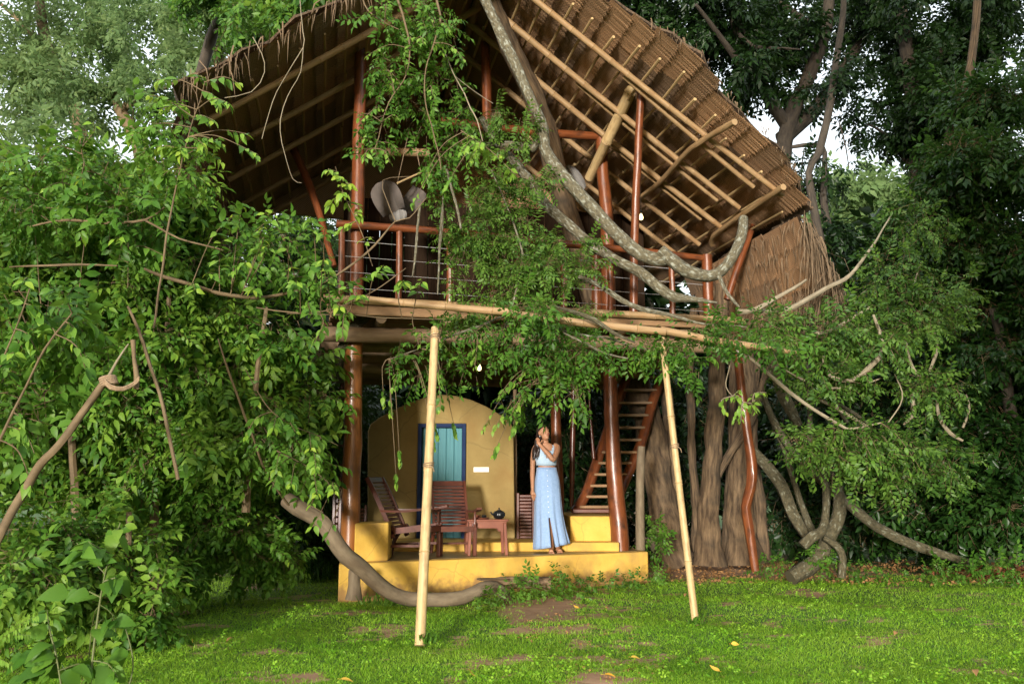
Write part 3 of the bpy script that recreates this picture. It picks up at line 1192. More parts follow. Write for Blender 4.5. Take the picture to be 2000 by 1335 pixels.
fr = []
ss = np.linspace(2.2, 5.5, 12)
fr += [(roof(1, s0, front_edge(1, s0), -.06), roof(1, s1, front_edge(1, s1), -.06)) for s0, s1 in zip(ss[:-1], ss[1:])]
fr += [(roof(1, 5.5, -.4, -.05), roof(1, 5.5, 2.5, -.05))] * 2
straw_fringe(th, fr, 150, .05, .14, rng)
fr = [(W(6.35, -.35, 4.1), W(6.3, 2.7, 4.1))] * 3 + [(W(5.95, -.45, 5.0), W(6.4, -.4, 4.1))] * 2
straw_fringe(th, fr, 700, .3, 1.0, rng)
fr = [(W(5.9 + .12 * i, -.4, 4.95 - .28 * i), W(5.9 + .12 * i, 2.6, 4.95 - .28 * i)) for i in range(4)]
straw_fringe(th, fr, 420, .12, .4, rng)
ss = np.linspace(.6, 4.4, 10)
fr = [(roof(-1, s0, front_edge(-1, s0), -.06), roof(-1, s1, front_edge(-1, s1), -.06)) for s0, s1 in zip(ss[:-1], ss[1:])]
fr += [(roof(-1, 4.4, -1.2, -.05), roof(-1, 4.4, 3.8, -.05))] * 4
straw_fringe(th, fr, 330, .10, .42, rng)
fr = [(W(-2.15, .6, 5.6), W(-2.15, 3.2, 5.6))]
straw_fringe(th, fr, 420, .6, 1.5, rng)

# gable end behind, and the dark room on the deck
mb = MB()
mb.add([W(RA - 3.2, 4.3, RZ - 3.2 * .713), W(RA + 3.6, 4.3, RZ - 3.6 * .713), W(RA, 4.3, RZ - .05), W(RA - 3.2, 4.4, RZ - 3.2 * .713), W(RA + 3.6, 4.4, RZ - 3.6 * .713), W(RA, 4.4, RZ - .05)],
       [(0, 1, 2), (5, 4, 3), (0, 3, 4, 1), (1, 4, 5, 2), (2, 5, 3, 0)], [[(0, 0), (6, 0), (3, 3)], [(0, 0), (6, 0), (3, 3)]] + [[(0, 0), (1, 0), (1, 1), (0, 1)]] * 3)
obj('gable_wall', mb, 'palm_weave', th, False)
DECK = 3.52
mw = bpy.data.meshes
k = 0
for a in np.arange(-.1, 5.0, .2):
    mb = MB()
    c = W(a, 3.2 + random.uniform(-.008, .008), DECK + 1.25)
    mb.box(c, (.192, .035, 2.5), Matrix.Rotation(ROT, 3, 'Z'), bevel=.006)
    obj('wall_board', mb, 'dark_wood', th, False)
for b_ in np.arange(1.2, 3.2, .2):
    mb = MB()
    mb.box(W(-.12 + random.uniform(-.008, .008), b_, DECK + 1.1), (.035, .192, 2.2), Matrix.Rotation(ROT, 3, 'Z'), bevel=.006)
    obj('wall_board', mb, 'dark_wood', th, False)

# deck: boards, joists and log beams
for i, b_ in enumerate(np.arange(-.22, 4.4, .2)):
    mb = MB()
    a0, a1 = -.42 + random.uniform(-.08, .08), 5.0 + random.uniform(-.1, .1)
    mb.beam(W(a0, b_, DECK - .03), W(a1, b_ + random.uniform(-.02, .02), DECK - .03), .19, .045, bevel=.008)
    obj('deck_board', mb, 'plank_wood', th, False)
for a in np.arange(.25, 5.0, .8):
    mb = MB()
    mb.tube([W(a, -.25, DECK - .125), W(a + .05, 2, DECK - .12), W(a, 4.4, DECK - .125)], [.07, .068, .062], 9, wob=.1)
    obj('joist', mb, 'old_log', th)
for b_, a0, a1, rr, dz in ((.05, -.45, 4.9, .10, 0), (.75, -.9, 4.6, .10, -.03), (1.7, -.3, 4.9, .11, -.02), (2.55, -.3, 4.7, .115, -.04), (3.4, -.3, 4.7, .115, -.06), (4.2, -.3, 4.7, .12, -.08)):
    mb = MB()
    P, r = spline([(*W(a0, b_, DECK - .30 + dz), rr), (*W((a0 + a1) / 2, b_ + .05, DECK - .28 + dz), rr * .95), (*W(a1, b_, DECK - .30 + dz), rr * .9)], .25)
    mb.tube(wobble(P, .012, 1.2), r, 12, wob=.08)
    obj('log_beam', mb, 'old_log', th)
mb = MB()
mb.beam(W(-.42, -.36, DECK - .06), W(4.95, -.36, DECK - .06), .05, .13, bevel=.01)
obj('fascia_board', mb, 'plank_wood', th, False)
mb = MB()
bamboo(mb, W(-.5, -.44, DECK + .05), W(5.0, -.44, DECK - .02), .05, .045, .4, 10)
obj('edge_pole', mb, 'bamboo_bark', th)
# a log bracket and vine-worn post stub at the left corner
mb = MB()
P, r = spline(pxp([(598, 719, 11.6, 9), (660, 716, 11.9, 9), (760, 722, 12.3, 9)]), .15)
mb.tube(P, r, 10, wob=.08)
obj('log_beam', mb, 'old_log', th)
mb = MB()
P, r = spline(pxp([(666, 742, 11.4, 8), (660, 720, 11.3, 9), (668, 680, 11.2, 10), (690, 640, 11.15, 11), (720, 615, 11.2, 9)]), .08)
mb.tube(P, r, 10, wob=.15)
obj('knee_brace', mb, 'mossy_bark', th)

# balcony rail: handrail, posts and wires
railL, railM, railR = at(657, 437, 11.0), at(1080, 474, 11.9), at(1382, 505, 12.6)
mb = MB()
P, r = spline([(*railL, .052), (*at(860, 452, 11.4), .05), (*railM, .05), (*at(1250, 490, 12.3), .048), (*railR, .048)], .2)
mb.tube(P, r, 10, wob=.06)
obj('handrail', mb, 'varnished_wood', th)
for px, py0, D in ((668, 440, 11.05), (780, 447, 11.25), (878, 455, 11.45), (962, 463, 11.65), (1010, 468, 11.75), (1100, 476, 11.95), (1190, 486, 12.15), (1310, 497, 12.45)):
    mb = MB()
    top = at(px, py0 + 4, D)
    mb.tube([top, (top[0] + .01, top[1], (top[2] + DECK) / 2), (top[0], top[1] + .03, DECK)], [.042, .045, .045], 9, wob=.08)
    obj('rail_post', mb, 'varnished_wood', th)
mb = MB()
top = at(1380, 498, 12.6)
mb.tube([top, (top[0], top[1], DECK)], [.08, .075], 10, wob=.08)
obj('rail_post', mb, 'varnished_wood', th)
for f in (.18, .36, .54, .72, .88):
    mb = MB()
    pts = []
    for q in (railL, railM, railR):
        pts.append((q[0], q[1] + .02, q[2] - (q[2] - DECK) * f))
    mb.tube(pts, .004, 5)
    obj('rail_wire', mb, 'wire', th)

# ------------------------------------------------------------------ things in the loft
def cloth_patch(px, py, w, h, D, m, bulge, seed, tilt=0.0):
    r = random.Random(seed)
    c = at(px, py, D)
    mb = MB()
    vs, fs = [], []
    n = 10
    for side in (0, 1):
        for i in range(n + 1):
            for j in range(n + 1):
                u, v_ = i / n * 2 - 1, j / n * 2 - 1
                k = math.sqrt(max(0, 1 - .5 * u * u - .5 * v_ * v_))
                x = u * w / 2 * (1 - .18 * v_ * v_)
                z = v_ * h / 2 * (1 - .15 * u * u)
                y = -bulge * k + .012 * math.sin(u * 9 + seed) + side * .012
                x2, z2 = x * math.cos(tilt) - z * math.sin(tilt), x * math.sin(tilt) + z * math.cos(tilt)
                vs.append((c[0] + x2, c[1] + y, c[2] + z2))
    o1 = (n + 1) ** 2
    for i in range(n):
        for j in range(n):
            k = i * (n + 1) + j
            fs.append((k, k + n + 1, k + n + 2, k + 1))
            fs.append((o1 + k, o1 + k + 1, o1 + k + n + 2, o1 + k + n + 1))
    mb.add(vs, fs)
    return mb


t = thing('hanging_chair', 'taupe fabric hanging chair slung above the left end of the balcony rail', 'hanging chair', at(775, 420, 12.6))
obj('seat_cloth', cloth_patch(758, 390, .42, .50, 12.4, 'canvas', .18, 1, .45), 'canvas', t)
obj('back_cloth', cloth_patch(806, 388, .30, .42, 12.7, 'canvas', -.14, 2, -.6), 'canvas', t)
mb = MB()
mb.tube([at(776, 358, 12.3), at(822, 337, 12.6)], .016, 8)
obj('spreader_bar', mb, 'bamboo', t)
for q in ((776, 358, 800, 250), (822, 337, 805, 250)):
    mb = MB()
    mb.tube([at(q[0], q[1], 12.4), at(q[2], q[3], 12.6)], .006, 5)
    obj('rope', mb, 'rope', t)
obj('cushion', cloth_patch(778, 422, .26, .16, 12.35, 'white_cloth', .08, 3, .2), 'white_cloth', t)
t = tag(obj('cloth', cloth_patch(1118, 352, .32, .5, 13.9, 'white_cloth', .1, 5, .6), 'white_cloth'), 'pale cloth hanging in the loft behind the leaning brown trunk', 'cloth')

bulb_glass = bpy.data.materials.new('bulb_glass')
bulb_glass.use_nodes = True
e = bulb_glass.node_tree.nodes['Principled BSDF']
e.inputs['Base Color'].default_value = (.9, .8, .5, 1)
e.inputs['Emission Color'].default_value = (1, .78, .38, 1)
e.inputs['Emission Strength'].default_value = 2.2
MATS['bulb_glass'] = bulb_glass


def bulb(px, py, D, cord, label):
    c = at(px, py, D)
    t = thing('light_bulb', label, 'light bulb', c, 'bare bulbs hung from the tree house')
    mb = MB()
    mb.lathe([(.004, -.06), (.022, -.05), (.032, -.03), (.03, -.008), (.018, .02), (.013, .035)], c, 12)
    obj('glass', mb, 'bulb_glass', t)
    mb = MB()
    mb.lathe([(.015, .035), (.018, .04), (.017, .085), (.006, .095)], c, 10)
    obj('socket', mb, 'black_pot', t)
    mb = MB()
    mb.tube([c + np.array([0, 0, .09]), c + np.array([.01, 0, cord])], .004, 5)
    obj('cord', mb, 'black_pot', t)


bulb(1252, 422, 12.0, 1.3, 'glowing bare bulb beside the slim red pole under the lit thatch')
bulb(936, 716, 12.6, .35, 'small lit bulb hanging below the deck boards above the ochre hut')

# ------------------------------------------------------------------ yellow platform
def prism(poly, z0, z1):
    n = len(poly)
    mb = MB()
    vs = [(p[0], p[1], z0) for p in poly] + [(p[0], p[1], z1) for p in poly]
    fs = [tuple(range(n - 1, -1, -1)), tuple(range(n, 2 * n))]
    for i in range(n):
        j = (i + 1) % n
        fs.append((i, j, n + j, n + i))
    return mb.add(vs, fs)


def bevel(o, w=.015, seg=2):
    m = o.modifiers.new('bevel', 'BEVEL')
    m.width = w
    m.segments = seg
    m.limit_method = 'ANGLE'
    return o


fl, frt = onz(662, 1101, FLOOR), onz(1266, 1076.5, FLOOR)
bk = np.array([-.18, 1.0, 0]) * 4.2
pl = thing('platform', 'low yellow plastered veranda platform with a raised step and end blocks', 'platform', ((fl + frt) / 2 * [1, 1, 0]))
poly = [fl, frt, frt + bk * .62, fl + bk]
bevel(obj('base', prism(poly, -.15, FLOOR), 'yellow_plaster', pl, False), .02, 3)
fm = mat('floor_cement', (.20, .13, .05), .42, (.29, .20, .085), 3, bump=.05, col3=(.12, .08, .035), scale3=1.5)
ins = [fl + (frt - fl) * .03 + bk * .035, frt - (frt - fl) * .02 + bk * .035, frt + bk * .6 - (frt - fl) * .02, fl + bk * .98 + (frt - fl) * .03]
obj('floor', prism(ins, FLOOR - .01, FLOOR + .004), 'floor_cement', pl, False)


def block(pa, pb, depth, z0, z1, dirn=(-.03, 1)):
    d = np.array([dirn[0], dirn[1], 0]) * depth
    return prism([pa, pb, pb + d, pa + d], z0, z1)


zf = FLOOR + .003
a_, b_ = onz(690, 1098.5, FLOOR), onz(757, 1095.5, FLOOR)
a_[1] += .03; b_[1] += .03
bevel(obj('end_block', block(a_, b_, .45, zf, .89), 'yellow_plaster', pl, False), .02, 3)
a_, b_ = onz(735, 1077, FLOOR), onz(1210, 1077, FLOOR)
b_[1] = a_[1]
bevel(obj('step', block(a_, b_, 2.6, zf, .55), 'yellow_plaster', pl, False), .015)
a_, b_ = onz(1114, 1071.5, FLOOR), onz(1232, 1069, FLOOR)
a_[1] = b_[1] = 13.0
a_[0], b_[0] = at(1114, 1070, 13.0)[0], at(1226, 1070, 13.0)[0]
bevel(obj('stair_block', block(a_, b_, 1.5, zf, .90), 'yellow_plaster', pl, False), .02, 3)
a2 = at(1092, 1070, 13.12); a3 = a_.copy(); a3[1] = 13.12
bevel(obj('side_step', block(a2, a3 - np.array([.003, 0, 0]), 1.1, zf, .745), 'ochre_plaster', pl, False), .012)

# ------------------------------------------------------------------ ochre hut under the deck
HD = 13.55
hut = thing('ochre_hut', 'arched ochre plaster hut front with a blue framed teal door', 'hut', at(862, 1050, HD))
out = [(717, 1056), (718, 842), (723, 828), (740, 815), (770, 799), (805, 783), (835, 774), (862, 770), (890, 772), (920, 780), (950, 793), (980, 811), (997, 823), (1003, 838), (1006, 1056)]
dr = (817, 910, 827)
pts = [at(x, y, HD) for x, y in out]
zb = .545
for p in (pts[0], pts[-1]):
    p[2] = zb
dl, drr = at(dr[0], dr[2], HD), at(dr[1], dr[2], HD)
dz = dl[2]
poly = pts + [np.array([drr[0], HD, zb]), np.array([drr[0], HD, dz]), np.array([dl[0], HD, dz]), np.array([dl[0], HD, zb])]
mb = MB()
n = len(poly)
front = [tuple(p) for p in poly]
back = [(p[0], p[1] + .22, p[2]) for p in poly]
mb.add(front + back, [tuple(range(n - 1, -1, -1)), tuple(range(n, 2 * n))] + [(i, (i + 1) % n, n + (i + 1) % n, n + i) for i in range(n)])
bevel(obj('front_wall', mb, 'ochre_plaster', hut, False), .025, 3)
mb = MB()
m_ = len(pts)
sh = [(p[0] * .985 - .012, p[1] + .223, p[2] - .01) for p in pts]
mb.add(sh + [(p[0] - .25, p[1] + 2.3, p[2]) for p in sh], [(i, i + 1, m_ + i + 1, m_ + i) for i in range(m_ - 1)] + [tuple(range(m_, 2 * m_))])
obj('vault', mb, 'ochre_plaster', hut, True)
door = thing  # placeholder name reused below
mb = MB()
w_ = .055
mb.box(((dl[0] + w_ / 2), HD + .03, (zb + dz) / 2), (w_, .12, dz - zb))
mb.box(((drr[0] - w_ / 2), HD + .03, (zb + dz) / 2), (w_, .12, dz - zb))
mb.box(((dl[0] + drr[0]) / 2, HD + .03, dz - w_ / 2), (drr[0] - dl[0] - 2 * w_ - .002, .118, w_))
obj('door_frame', mb, 'blue_paint', hut, False)
mb = MB()
mb.box(((dl[0] + drr[0]) / 2, HD + .12, (zb + dz - w_) / 2), (drr[0] - dl[0] - 2 * w_ - .004, .03, dz - zb - w_ - .006))
door = obj('door', mb, 'teal_paint', hut, False)
x0, x1 = dl[0] + w_ + .006, drr[0] - w_ - .006
for i in range(5):
    mb = MB()
    ww = (x1 - x0) / 5
    mb.box((x0 + ww * (i + .5), HD + .095 + random.uniform(-.002, .002), (zb + dz - w_) / 2), (ww - .006, .018, dz - zb - w_ - .014), bevel=.004)
    obj('plank', mb, 'teal_paint', door, False)
mb = MB()
mb.lathe([(.012, 0), (.02, .012), (.012, .03)], (x1 - .05, HD + .085, 1.35), 10, M=Matrix.Rotation(R_(90), 3, 'X'))
obj('handle', mb, 'brass', door)
mb = MB()
c = at(940, 916.5, HD - .012)
mb.box(c, (.235, .014, .075), bevel=.004)
tag(obj('wall_sign', mb, 'white_plate', None, False), 'small blank looking white plate on the ochre wall right of the door', 'sign')

# wooden screens at the sides of the hut
def screen(name, label, px0, px1, py0, py1, D, m, step=.075, top=False):
    a, b_ = at(px0, py1, D), at(px1, py0, D)
    t = thing(name, label, 'screen', (a + [ (b_[0]-a[0])/2, 0, 0]))
    zs = np.arange(a[2] + .03, b_[2] - .03, step)
    wv = b_[0] - a[0]
    for x in (a[0] + .02, b_[0] - .02):
        mb = MB()
        mb.box((x, D, (a[2] + b_[2]) / 2), (.04, .05, b_[2] - a[2]), bevel=.006)
        obj('stile', mb, m, t, False)
    for z in zs:
        mb = MB()
        mb.box(((a[0] + b_[0]) / 2, D, z), (wv - .084, .028, step * .82), bevel=.008)
        obj('slat', mb, m, t, False)
    if top:
        mb = MB()
        mb.box(((a[0] + b_[0]) / 2, D, b_[2] + .045), (wv * .96, .05, .085), bevel=.03)
        obj('top_rail', mb, m, t, False)
    return t


screen('louvred_screen', 'brown slatted wooden screen between the ochre hut and the woman', 1009, 1044, 962, 1052, 13.45, 'red_wood', .05)
screen('louvred_screen', 'red brown slatted panel with rounded top left of the thick orange post', 648, 669, 944, 1046, 11.75, 'red_wood', .085, True)
screen('louvred_screen', 'dark red slatted screen in the gap left of the ochre hut', 697, 717, 985, 1046, 13.3, 'red_wood', .05)

# ------------------------------------------------------------------ stairs to the deck
stt = thing('stairs', 'steep open wooden stairs climbing from the yellow block to the deck', 'stairs', at(1160, 995, 14.1))
D0, D1 = 14.1, 15.3


def sdepth(py):
    return D0 + (D1 - D0) * (995 - py) / 280


for pts in (((1122, 1000), (1143, 968), (1174, 878), (1217, 757), (1236, 705)), ((1202, 985), (1217, 945), (1251, 868), (1279, 771), (1306, 712))):
    mb = MB()
    P, r = spline([(*at(x, y, sdepth(y)), .085) for x, y in pts], .15)
    mb.tube(P, r, 10, wob=.06)
    obj('stringer', mb, 'varnished_wood', stt)
for y in (737, 762, 787, 811, 835, 859, 883, 904, 926, 948, 969, 989):
    xl = np.interp(-y, [-1000, -968, -878, -757, -705], [1122, 1143, 1174, 1217, 1236]) + 2
    xr = np.interp(-y, [-985, -945, -868, -771, -712], [1202, 1217, 1251, 1279, 1306]) - 2
    mb = MB()
    mb.beam(at(xl, y, sdepth(y)), at(xr, y, sdepth(y)), .20, .042, bevel=.008)
    obj('tread', mb, 'old_log' if y < 870 else 'plank_wood', stt, False)
mb = MB()
mb.beam(at(1118, 997, 13.6), at(1212, 997, 13.6), .12, .06, bevel=.01)
obj('sill', mb, 'red_wood', stt, False)

# ------------------------------------------------------------------ chairs and table
def make_chair():
    t = thing('armchair', 'dark red slatted wooden armchair seen from its side left of the bamboo prop', 'armchair', (0, 0, 0), 'slatted wooden armchairs on the veranda')
    m = 'red_wood'
    hw = .245

    def back(u):
        return (.20 + .30 * u + .05 * u * u, .34 + .68 * u)
    for s in (-1, 1):
        mb = MB()
        pts = [(s * hw, back(u)[0], back(u)[1]) for u in np.linspace(-.12, 1.0, 9)]
        for a, b_ in zip(pts[:-1], pts[1:]):
            mb.beam(a, b_, .034, .058, up=(0, -1, .3))
        obj('back_stile', mb, m, t, False)
        mb = MB()
        P, r = spline([(s * (hw + .0), .16, .40, .028), (s * hw, .28, .30, .028), (s * hw, .36, .16, .026), (s * (hw + .01), .39, 0, .022)], .05)
        mb.tube(P, r, 8)
        obj('leg', mb, m, t)
        mb = MB()
        mb.box((s * (hw + .01), -.30, .20), (.052, .052, .40), bevel=.008)
        mb.lathe([(.022, .40), (.026, .43), (.014, .47), (.022, .52), (.013, .57), (.022, .605)], (s * (hw + .015), -.28, 0), 10)
        obj('leg', mb, m, t)
        mb = MB()
        P, r = spline([(s * (hw + .02), .34, .60, .02), (s * (hw + .05), .05, .595, .024), (s * (hw + .06), -.25, .625, .026), (s * (hw + .06), -.38, .65, .022)], .06)
        for a, b_, w in zip(P[:-1], P[1:], r):
            mb.beam(a, b_, w * 3.0, .028)
        obj('armrest', mb, m, t, False)
        mb = MB()
        mb.beam((s * hw, -.32, .40), (s * hw, .24, .335), .034, .075)
        obj('seat_rail', mb, m, t, False)
        mb = MB()
        mb.beam((s * hw, -.29, .17), (s * hw, .35, .15), .022, .032)
        obj('stretcher', mb, m, t, False)
    for i, u in enumerate(np.linspace(.07, .86, 12)):
        y, z = back(u)
        mb = MB()
        mb.box((0, y + .004, z), (2 * hw - .036, .016, .036), Matrix.Rotation(R_(-24), 3, 'X'))
        obj('back_slat', mb, m, t, False)
    y, z = back(.955)
    mb = MB()
    mb.box((0, y, z), (2 * hw - .036, .026, .085), Matrix.Rotation(R_(-24), 3, 'X'), bevel=.01)
    obj('top_rail', mb, m, t, False)
    for i, yy in enumerate(np.linspace(-.28, .20, 9)):
        mb = MB()
        mb.box((0, yy, .40 - (yy + .32) * .116), (2 * hw - .036, .042, .018), Matrix.Rotation(R_(-6.6), 3, 'X'))
        obj('seat_slat', mb, m, t, False)
    mb = MB()
    mb.box((0, -.315, .37), (2 * hw - .036, .03, .07))
    obj('apron', mb, m, t, False)
    mb = MB()
    mb.box((0, .02, .155), (2 * hw - .024, .03, .026))
    obj('stretcher', mb, m, t, False)
    return t


ch = make_chair()
p1 = onz(800, 1090, FLOOR)
M1 = Matrix.Translation(Vector((p1[0] + .02, p1[1] + .12, FLOOR + .004))) @ Matrix.Rotation(R_(76), 4, 'Z')
p2 = onz(890, 1080, FLOOR)
M2 = Matrix.Translation(Vector((p2[0] - .02, p2[1] - .25, FLOOR + .004))) @ Matrix.Rotation(R_(13), 4, 'Z') @ Matrix.Scale(.95, 4)
c2 = dup(ch, M2, 'dark slatted wooden armchair facing out in front of the teal door')
ch.matrix_world = M1

tb = thing('side_table', 'low reddish wooden table with bracketed legs beside the armchairs', 'table', (0, 0, 0))
TW, TD, THh = .56, .44, .47
mb = MB()
mb.box((0, 0, THh - .012), (TW, TD, .026), bevel=.006)
mb.box((0, 0, THh - .035), (TW - .05, TD - .05, .018))
obj('tabletop', mb, 'table_wood', tb, False)
for sx in (-1, 1):
    for sy in (-1, 1):
        mb = MB()
        x, y = sx * (TW / 2 - .05), sy * (TD / 2 - .05)
        mb.beam((x, y, THh - .045), (x + sx * .022, y + sy * .02, 0), .042, .042, up=(0, 1, 0), bevel=.006)
        obj('leg', mb, 'table_wood', tb, False)
for sy in (-1, 1):
    mb = MB()
    mb.box((0, sy * (TD / 2 - .05), THh - .08), (TW - .145, .02, .07))
    for sx in (-1, 1):
        mb.add([(sx * (TW / 2 - .075), sy * (TD / 2 - .052), THh - .116), (sx * (TW / 2 - .15), sy * (TD / 2 - .052), THh - .116), (sx * (TW / 2 - .075), sy * (TD / 2 - .052), THh - .19),
                (sx * (TW / 2 - .075), sy * (TD / 2 - .04), THh - .116), (sx * (TW / 2 - .15), sy * (TD / 2 - .04), THh - .116), (sx * (TW / 2 - .075), sy * (TD / 2 - .04), THh - .19)],
               [(0, 1, 2), (5, 4, 3), (1, 4, 5, 2), (0, 2, 5, 3)])
    obj('apron', mb, 'table_wood', tb, False)
for sx in (-1, 1):
    mb = MB()
    mb.box((sx * (TW / 2 - .05), 0, THh - .08), (.02, TD - .145, .07))
    obj('apron', mb, 'table_wood', tb, False)
p3 = onz(950, 1081, FLOOR)
TM = Matrix.Translation(Vector((p3[0], p3[1] - .12, FLOOR + .004))) @ Matrix.Rotation(R_(8), 4, 'Z')
tb.matrix_world = TM
ttop = lambda x, y: np.array(TM @ Vector((x, y, THh + .001)))
c = ttop(.17, -.04)
t = thing('teapot', 'round black ribbed pot with a knob lid on the reddish table', 'pot', c)
mb = MB()
ns = 20
prof = [(.035, 0), (.062, .012), (.08, .045), (.078, .075), (.058, .102), (.03, .112)]
vs, fs = [], []
for r, z in prof:
    for k in range(40):
        a = 2 * math.pi * k / 40
        q = r * (1 + .035 * math.cos(a * 10))
        vs.append((c[0] + q * math.cos(a), c[1] + q * math.sin(a), c[2] + z))
for i in range(len(prof) - 1):
    for k in range(40):
        fs.append((i * 40 + k, i * 40 + (k + 1) % 40, (i + 1) * 40 + (k + 1) % 40, (i + 1) * 40 + k))
fs += [tuple(range(39, -1, -1))]
mb.add(vs, fs)
obj('body', mb, 'black_pot', t)
mb = MB()
mb.lathe([(.032, .110), (.03, .118), (.012, .124), (.008, .132), (.012, .14), (.006, .15)], c, 16)
obj('lid', mb, 'black_pot', t)
mb = MB()
P, r = spline([(c[0] - .07, c[1], c[2] + .05, .016), (c[0] - .10, c[1], c[2] + .07, .011), (c[0] - .115, c[1], c[2] + .095, .008)], .02)
mb.tube(P, r, 8)
obj('spout', mb, 'black_pot', t)
c = ttop(-.08, -.03)
t = thing('tray', 'small brown wooden tray on the reddish table', 'tray', c)
mb = MB()
mb.lathe([(.10, 0), (.125, .016), (.128, .02), (.118, .02), (.10, .008)], c, 20)
obj('dish', mb, 'table_wood', t)
for i, (dx, dy, lab) in enumerate(((-.035, -.02, 'small dark cup at the left on the wooden tray'), (.045, .01, 'small dark cup at the right on the wooden tray'))):
    mb = MB()
    cc = c + np.array([dx, dy, .009])
    mb.lathe([(.018, 0), (.03, .02), (.034, .042), (.030, .042), (.024, .012)], cc, 14)
    tag(obj('cup', mb, 'black_pot' if i else 'table_wood'), lab, 'cup', 'cups on the tray')

# ------------------------------------------------------------------ the woman
FT = onz(1080, 1079, FLOOR)
per = thing('person', 'person in a light denim crop top and long buttoned skirt standing barefoot on the platform', 'person', (FT[0], FT[1], FLOOR))
PS = 1 / ppm(FT[1]) * 1.0


def PL(px, py, y=0.0):
    """photo pixel -> the person's own metres (x right, y away, z up)"""
    return np.array([FT[0] + (px - 1080) / ppm(FT[1]), FT[1] + y, FLOOR + .005 + (1081 - py) / ppm(FT[1])])


def ptube(mb, pts, n=12):
    """pts: (px, py, y, radius m)"""
    P, r = spline([(*PL(a, b, c), d) for a, b, c, d in pts], .025)
    mb.tube(P, r, n)


mb = MB()
# torso, neck, legs, arms: overlapping shapes fused into one skin
def ring_loft(mb, secs, n=20):
    vs, fs = [], []
    for (px, py, y, rx, ry) in secs:
        c = PL(px, py, y)
        for k in range(n):
            a = 2 * math.pi * k / n
            vs.append((c[0] + rx * math.cos(a), c[1] + ry * math.sin(a), c[2]))
    for i in range(len(secs) - 1):
        for k in range(n):
            k2 = (k + 1) % n
            fs.append((i * n + k, (i + 1) * n + k, (i + 1) * n + k2, i * n + k2))
    fs.append(tuple(range(n)))
    fs.append(tuple(range(len(secs) * n - 1, (len(secs) - 1) * n - 1, -1)))
    mb.add(vs, fs)


ring_loft(mb, [(1067, 880, 0, .07, .055), (1067, 887, 0, .145, .07), (1067, 897, 0, .140, .085), (1068, 908, -.012, .135, .10), (1069, 920, 0, .118, .085), (1070, 932, 0, .125, .09), (1071, 948, .01, .165, .115), (1071, 962, .01, .16, .115), (1071, 968, .01, .1, .08)])
ptube(mb, [(1066, 890, .01, .055), (1067, 878, 0, .047), (1065, 868, -.01, .047)])
# raised left arm (right in the picture): shoulder, elbow in front, hand at her hair
ptube(mb, [(1083, 886, 0, .05), (1089, 888, -.02, .048), (1087, 899, -.10, .042), (1080, 911, -.20, .037), (1073, 903, -.21, .036), (1064, 893, -.19, .031), (1057, 885, -.16, .024)])
# hand with fingers laid against the hair
ptube(mb, [(1057, 885, -.16, .024), (1054, 881, -.15, .030), (1052.5, 877, -.14, .027)])
for fx, fy, l in ((1050.5, 876, -.125), (1052, 874, -.13), (1054, 873.5, -.135), (1055.6, 875, -.14)):
    ptube(mb, [(1053 + (fx - 1053) * .5, 878, -.143, .0095), (fx, fy, l, .009), (fx - 1.6, fy - 3.4, l + .03, .0075)], 8)
ptube(mb, [(1056.5, 881, -.15, .011), (1059.5, 877.5, -.14, .010), (1060, 874.5, -.125, .008)], 8)
# hanging right arm
ptube(mb, [(1051, 887, 0, .048), (1047, 893, .0, .045), (1044, 908, .01, .039), (1043, 926, .02, .035), (1042.5, 938, .01, .034), (1042.5, 955, -.02, .027), (1042.5, 966, -.04, .022)])
ptube(mb, [(1042.5, 966, -.04, .022), (1042.5, 972, -.045, .031), (1043.5, 976, -.05, .028)])
for k, (fx, ln) in enumerate(((1041.5, 984), (1043, 987), (1044.6, 986.5), (1046.2, 984.5))):
    ptube(mb, [(fx, 974, -.05 + .006 * k, .0105), (fx + .2, 980, -.058 + .006 * k, .0095), (fx + 1.3, ln, -.05 + .006 * k, .0075)], 8)
ptube(mb, [(1045, 971, -.062, .011), (1047.5, 976, -.072, .010), (1048, 980, -.07, .008)], 8)
# legs and feet
for hx, kx, ax, ay, fx, fy in ((1064, 1070, 1077, -.02, 1076, -.16), (1079, 1084, 1090, .06, 1093, -.08)):
    yb = 0
    ptube(mb, [(hx, 955, 0, .085), (hx + (kx - hx) * .5, 985, -.01, .07), (kx, 1014, -.01, .052), (kx + (ax - kx) * .4, 1034, ay * .5, .05), (ax, 1066, ay, .032), (ax, 1074, ay, .034)])
    z0 = PL(0, 1076)[2]
    a = PL(ax, 1075, ay); f = PL(fx, 1079, fy)
    P, r = spline([(a[0], a[1] + .035, FLOOR + .035, .032), (a[0], a[1] - .02, FLOOR + .042, .036), ((a[0] + f[0]) / 2, (a[1] + f[1]) / 2, FLOOR + .032, .034), (f[0], f[1] + .03, FLOOR + .022, .03)], .02)
    mb.tube(P, r, 10)
    for k in range(5):
        xx = f[0] + (k - 2) * .0165
        sgn = 1 if hx < 1070 else -1
        rt = .0115 if (k == (4 if sgn > 0 else 0)) else .0085
        mb.tube([(xx, f[1] + .04, FLOOR + .020), (xx, f[1] - .005, FLOOR + .015), (xx, f[1] - .022, FLOOR + .011)], [rt, rt, rt * .8], 7)
# head: turned to the right of the picture and tilted up
hc = PL(1063.5, 861, -.015)
FD = Vector((.62, -.74, .30)).normalized()
X = FD.cross(Vector((0, 0, 1))).normalized() * -1
Zh = FD.cross(X)
if Zh.z < 0:
    Zh = -Zh
Mh = Matrix((X, FD, Zh)).transposed()       # local x side, y face, z up


def hp(x, y, z):
    return hc + np.array(Mh @ Vector((x, y, z)))


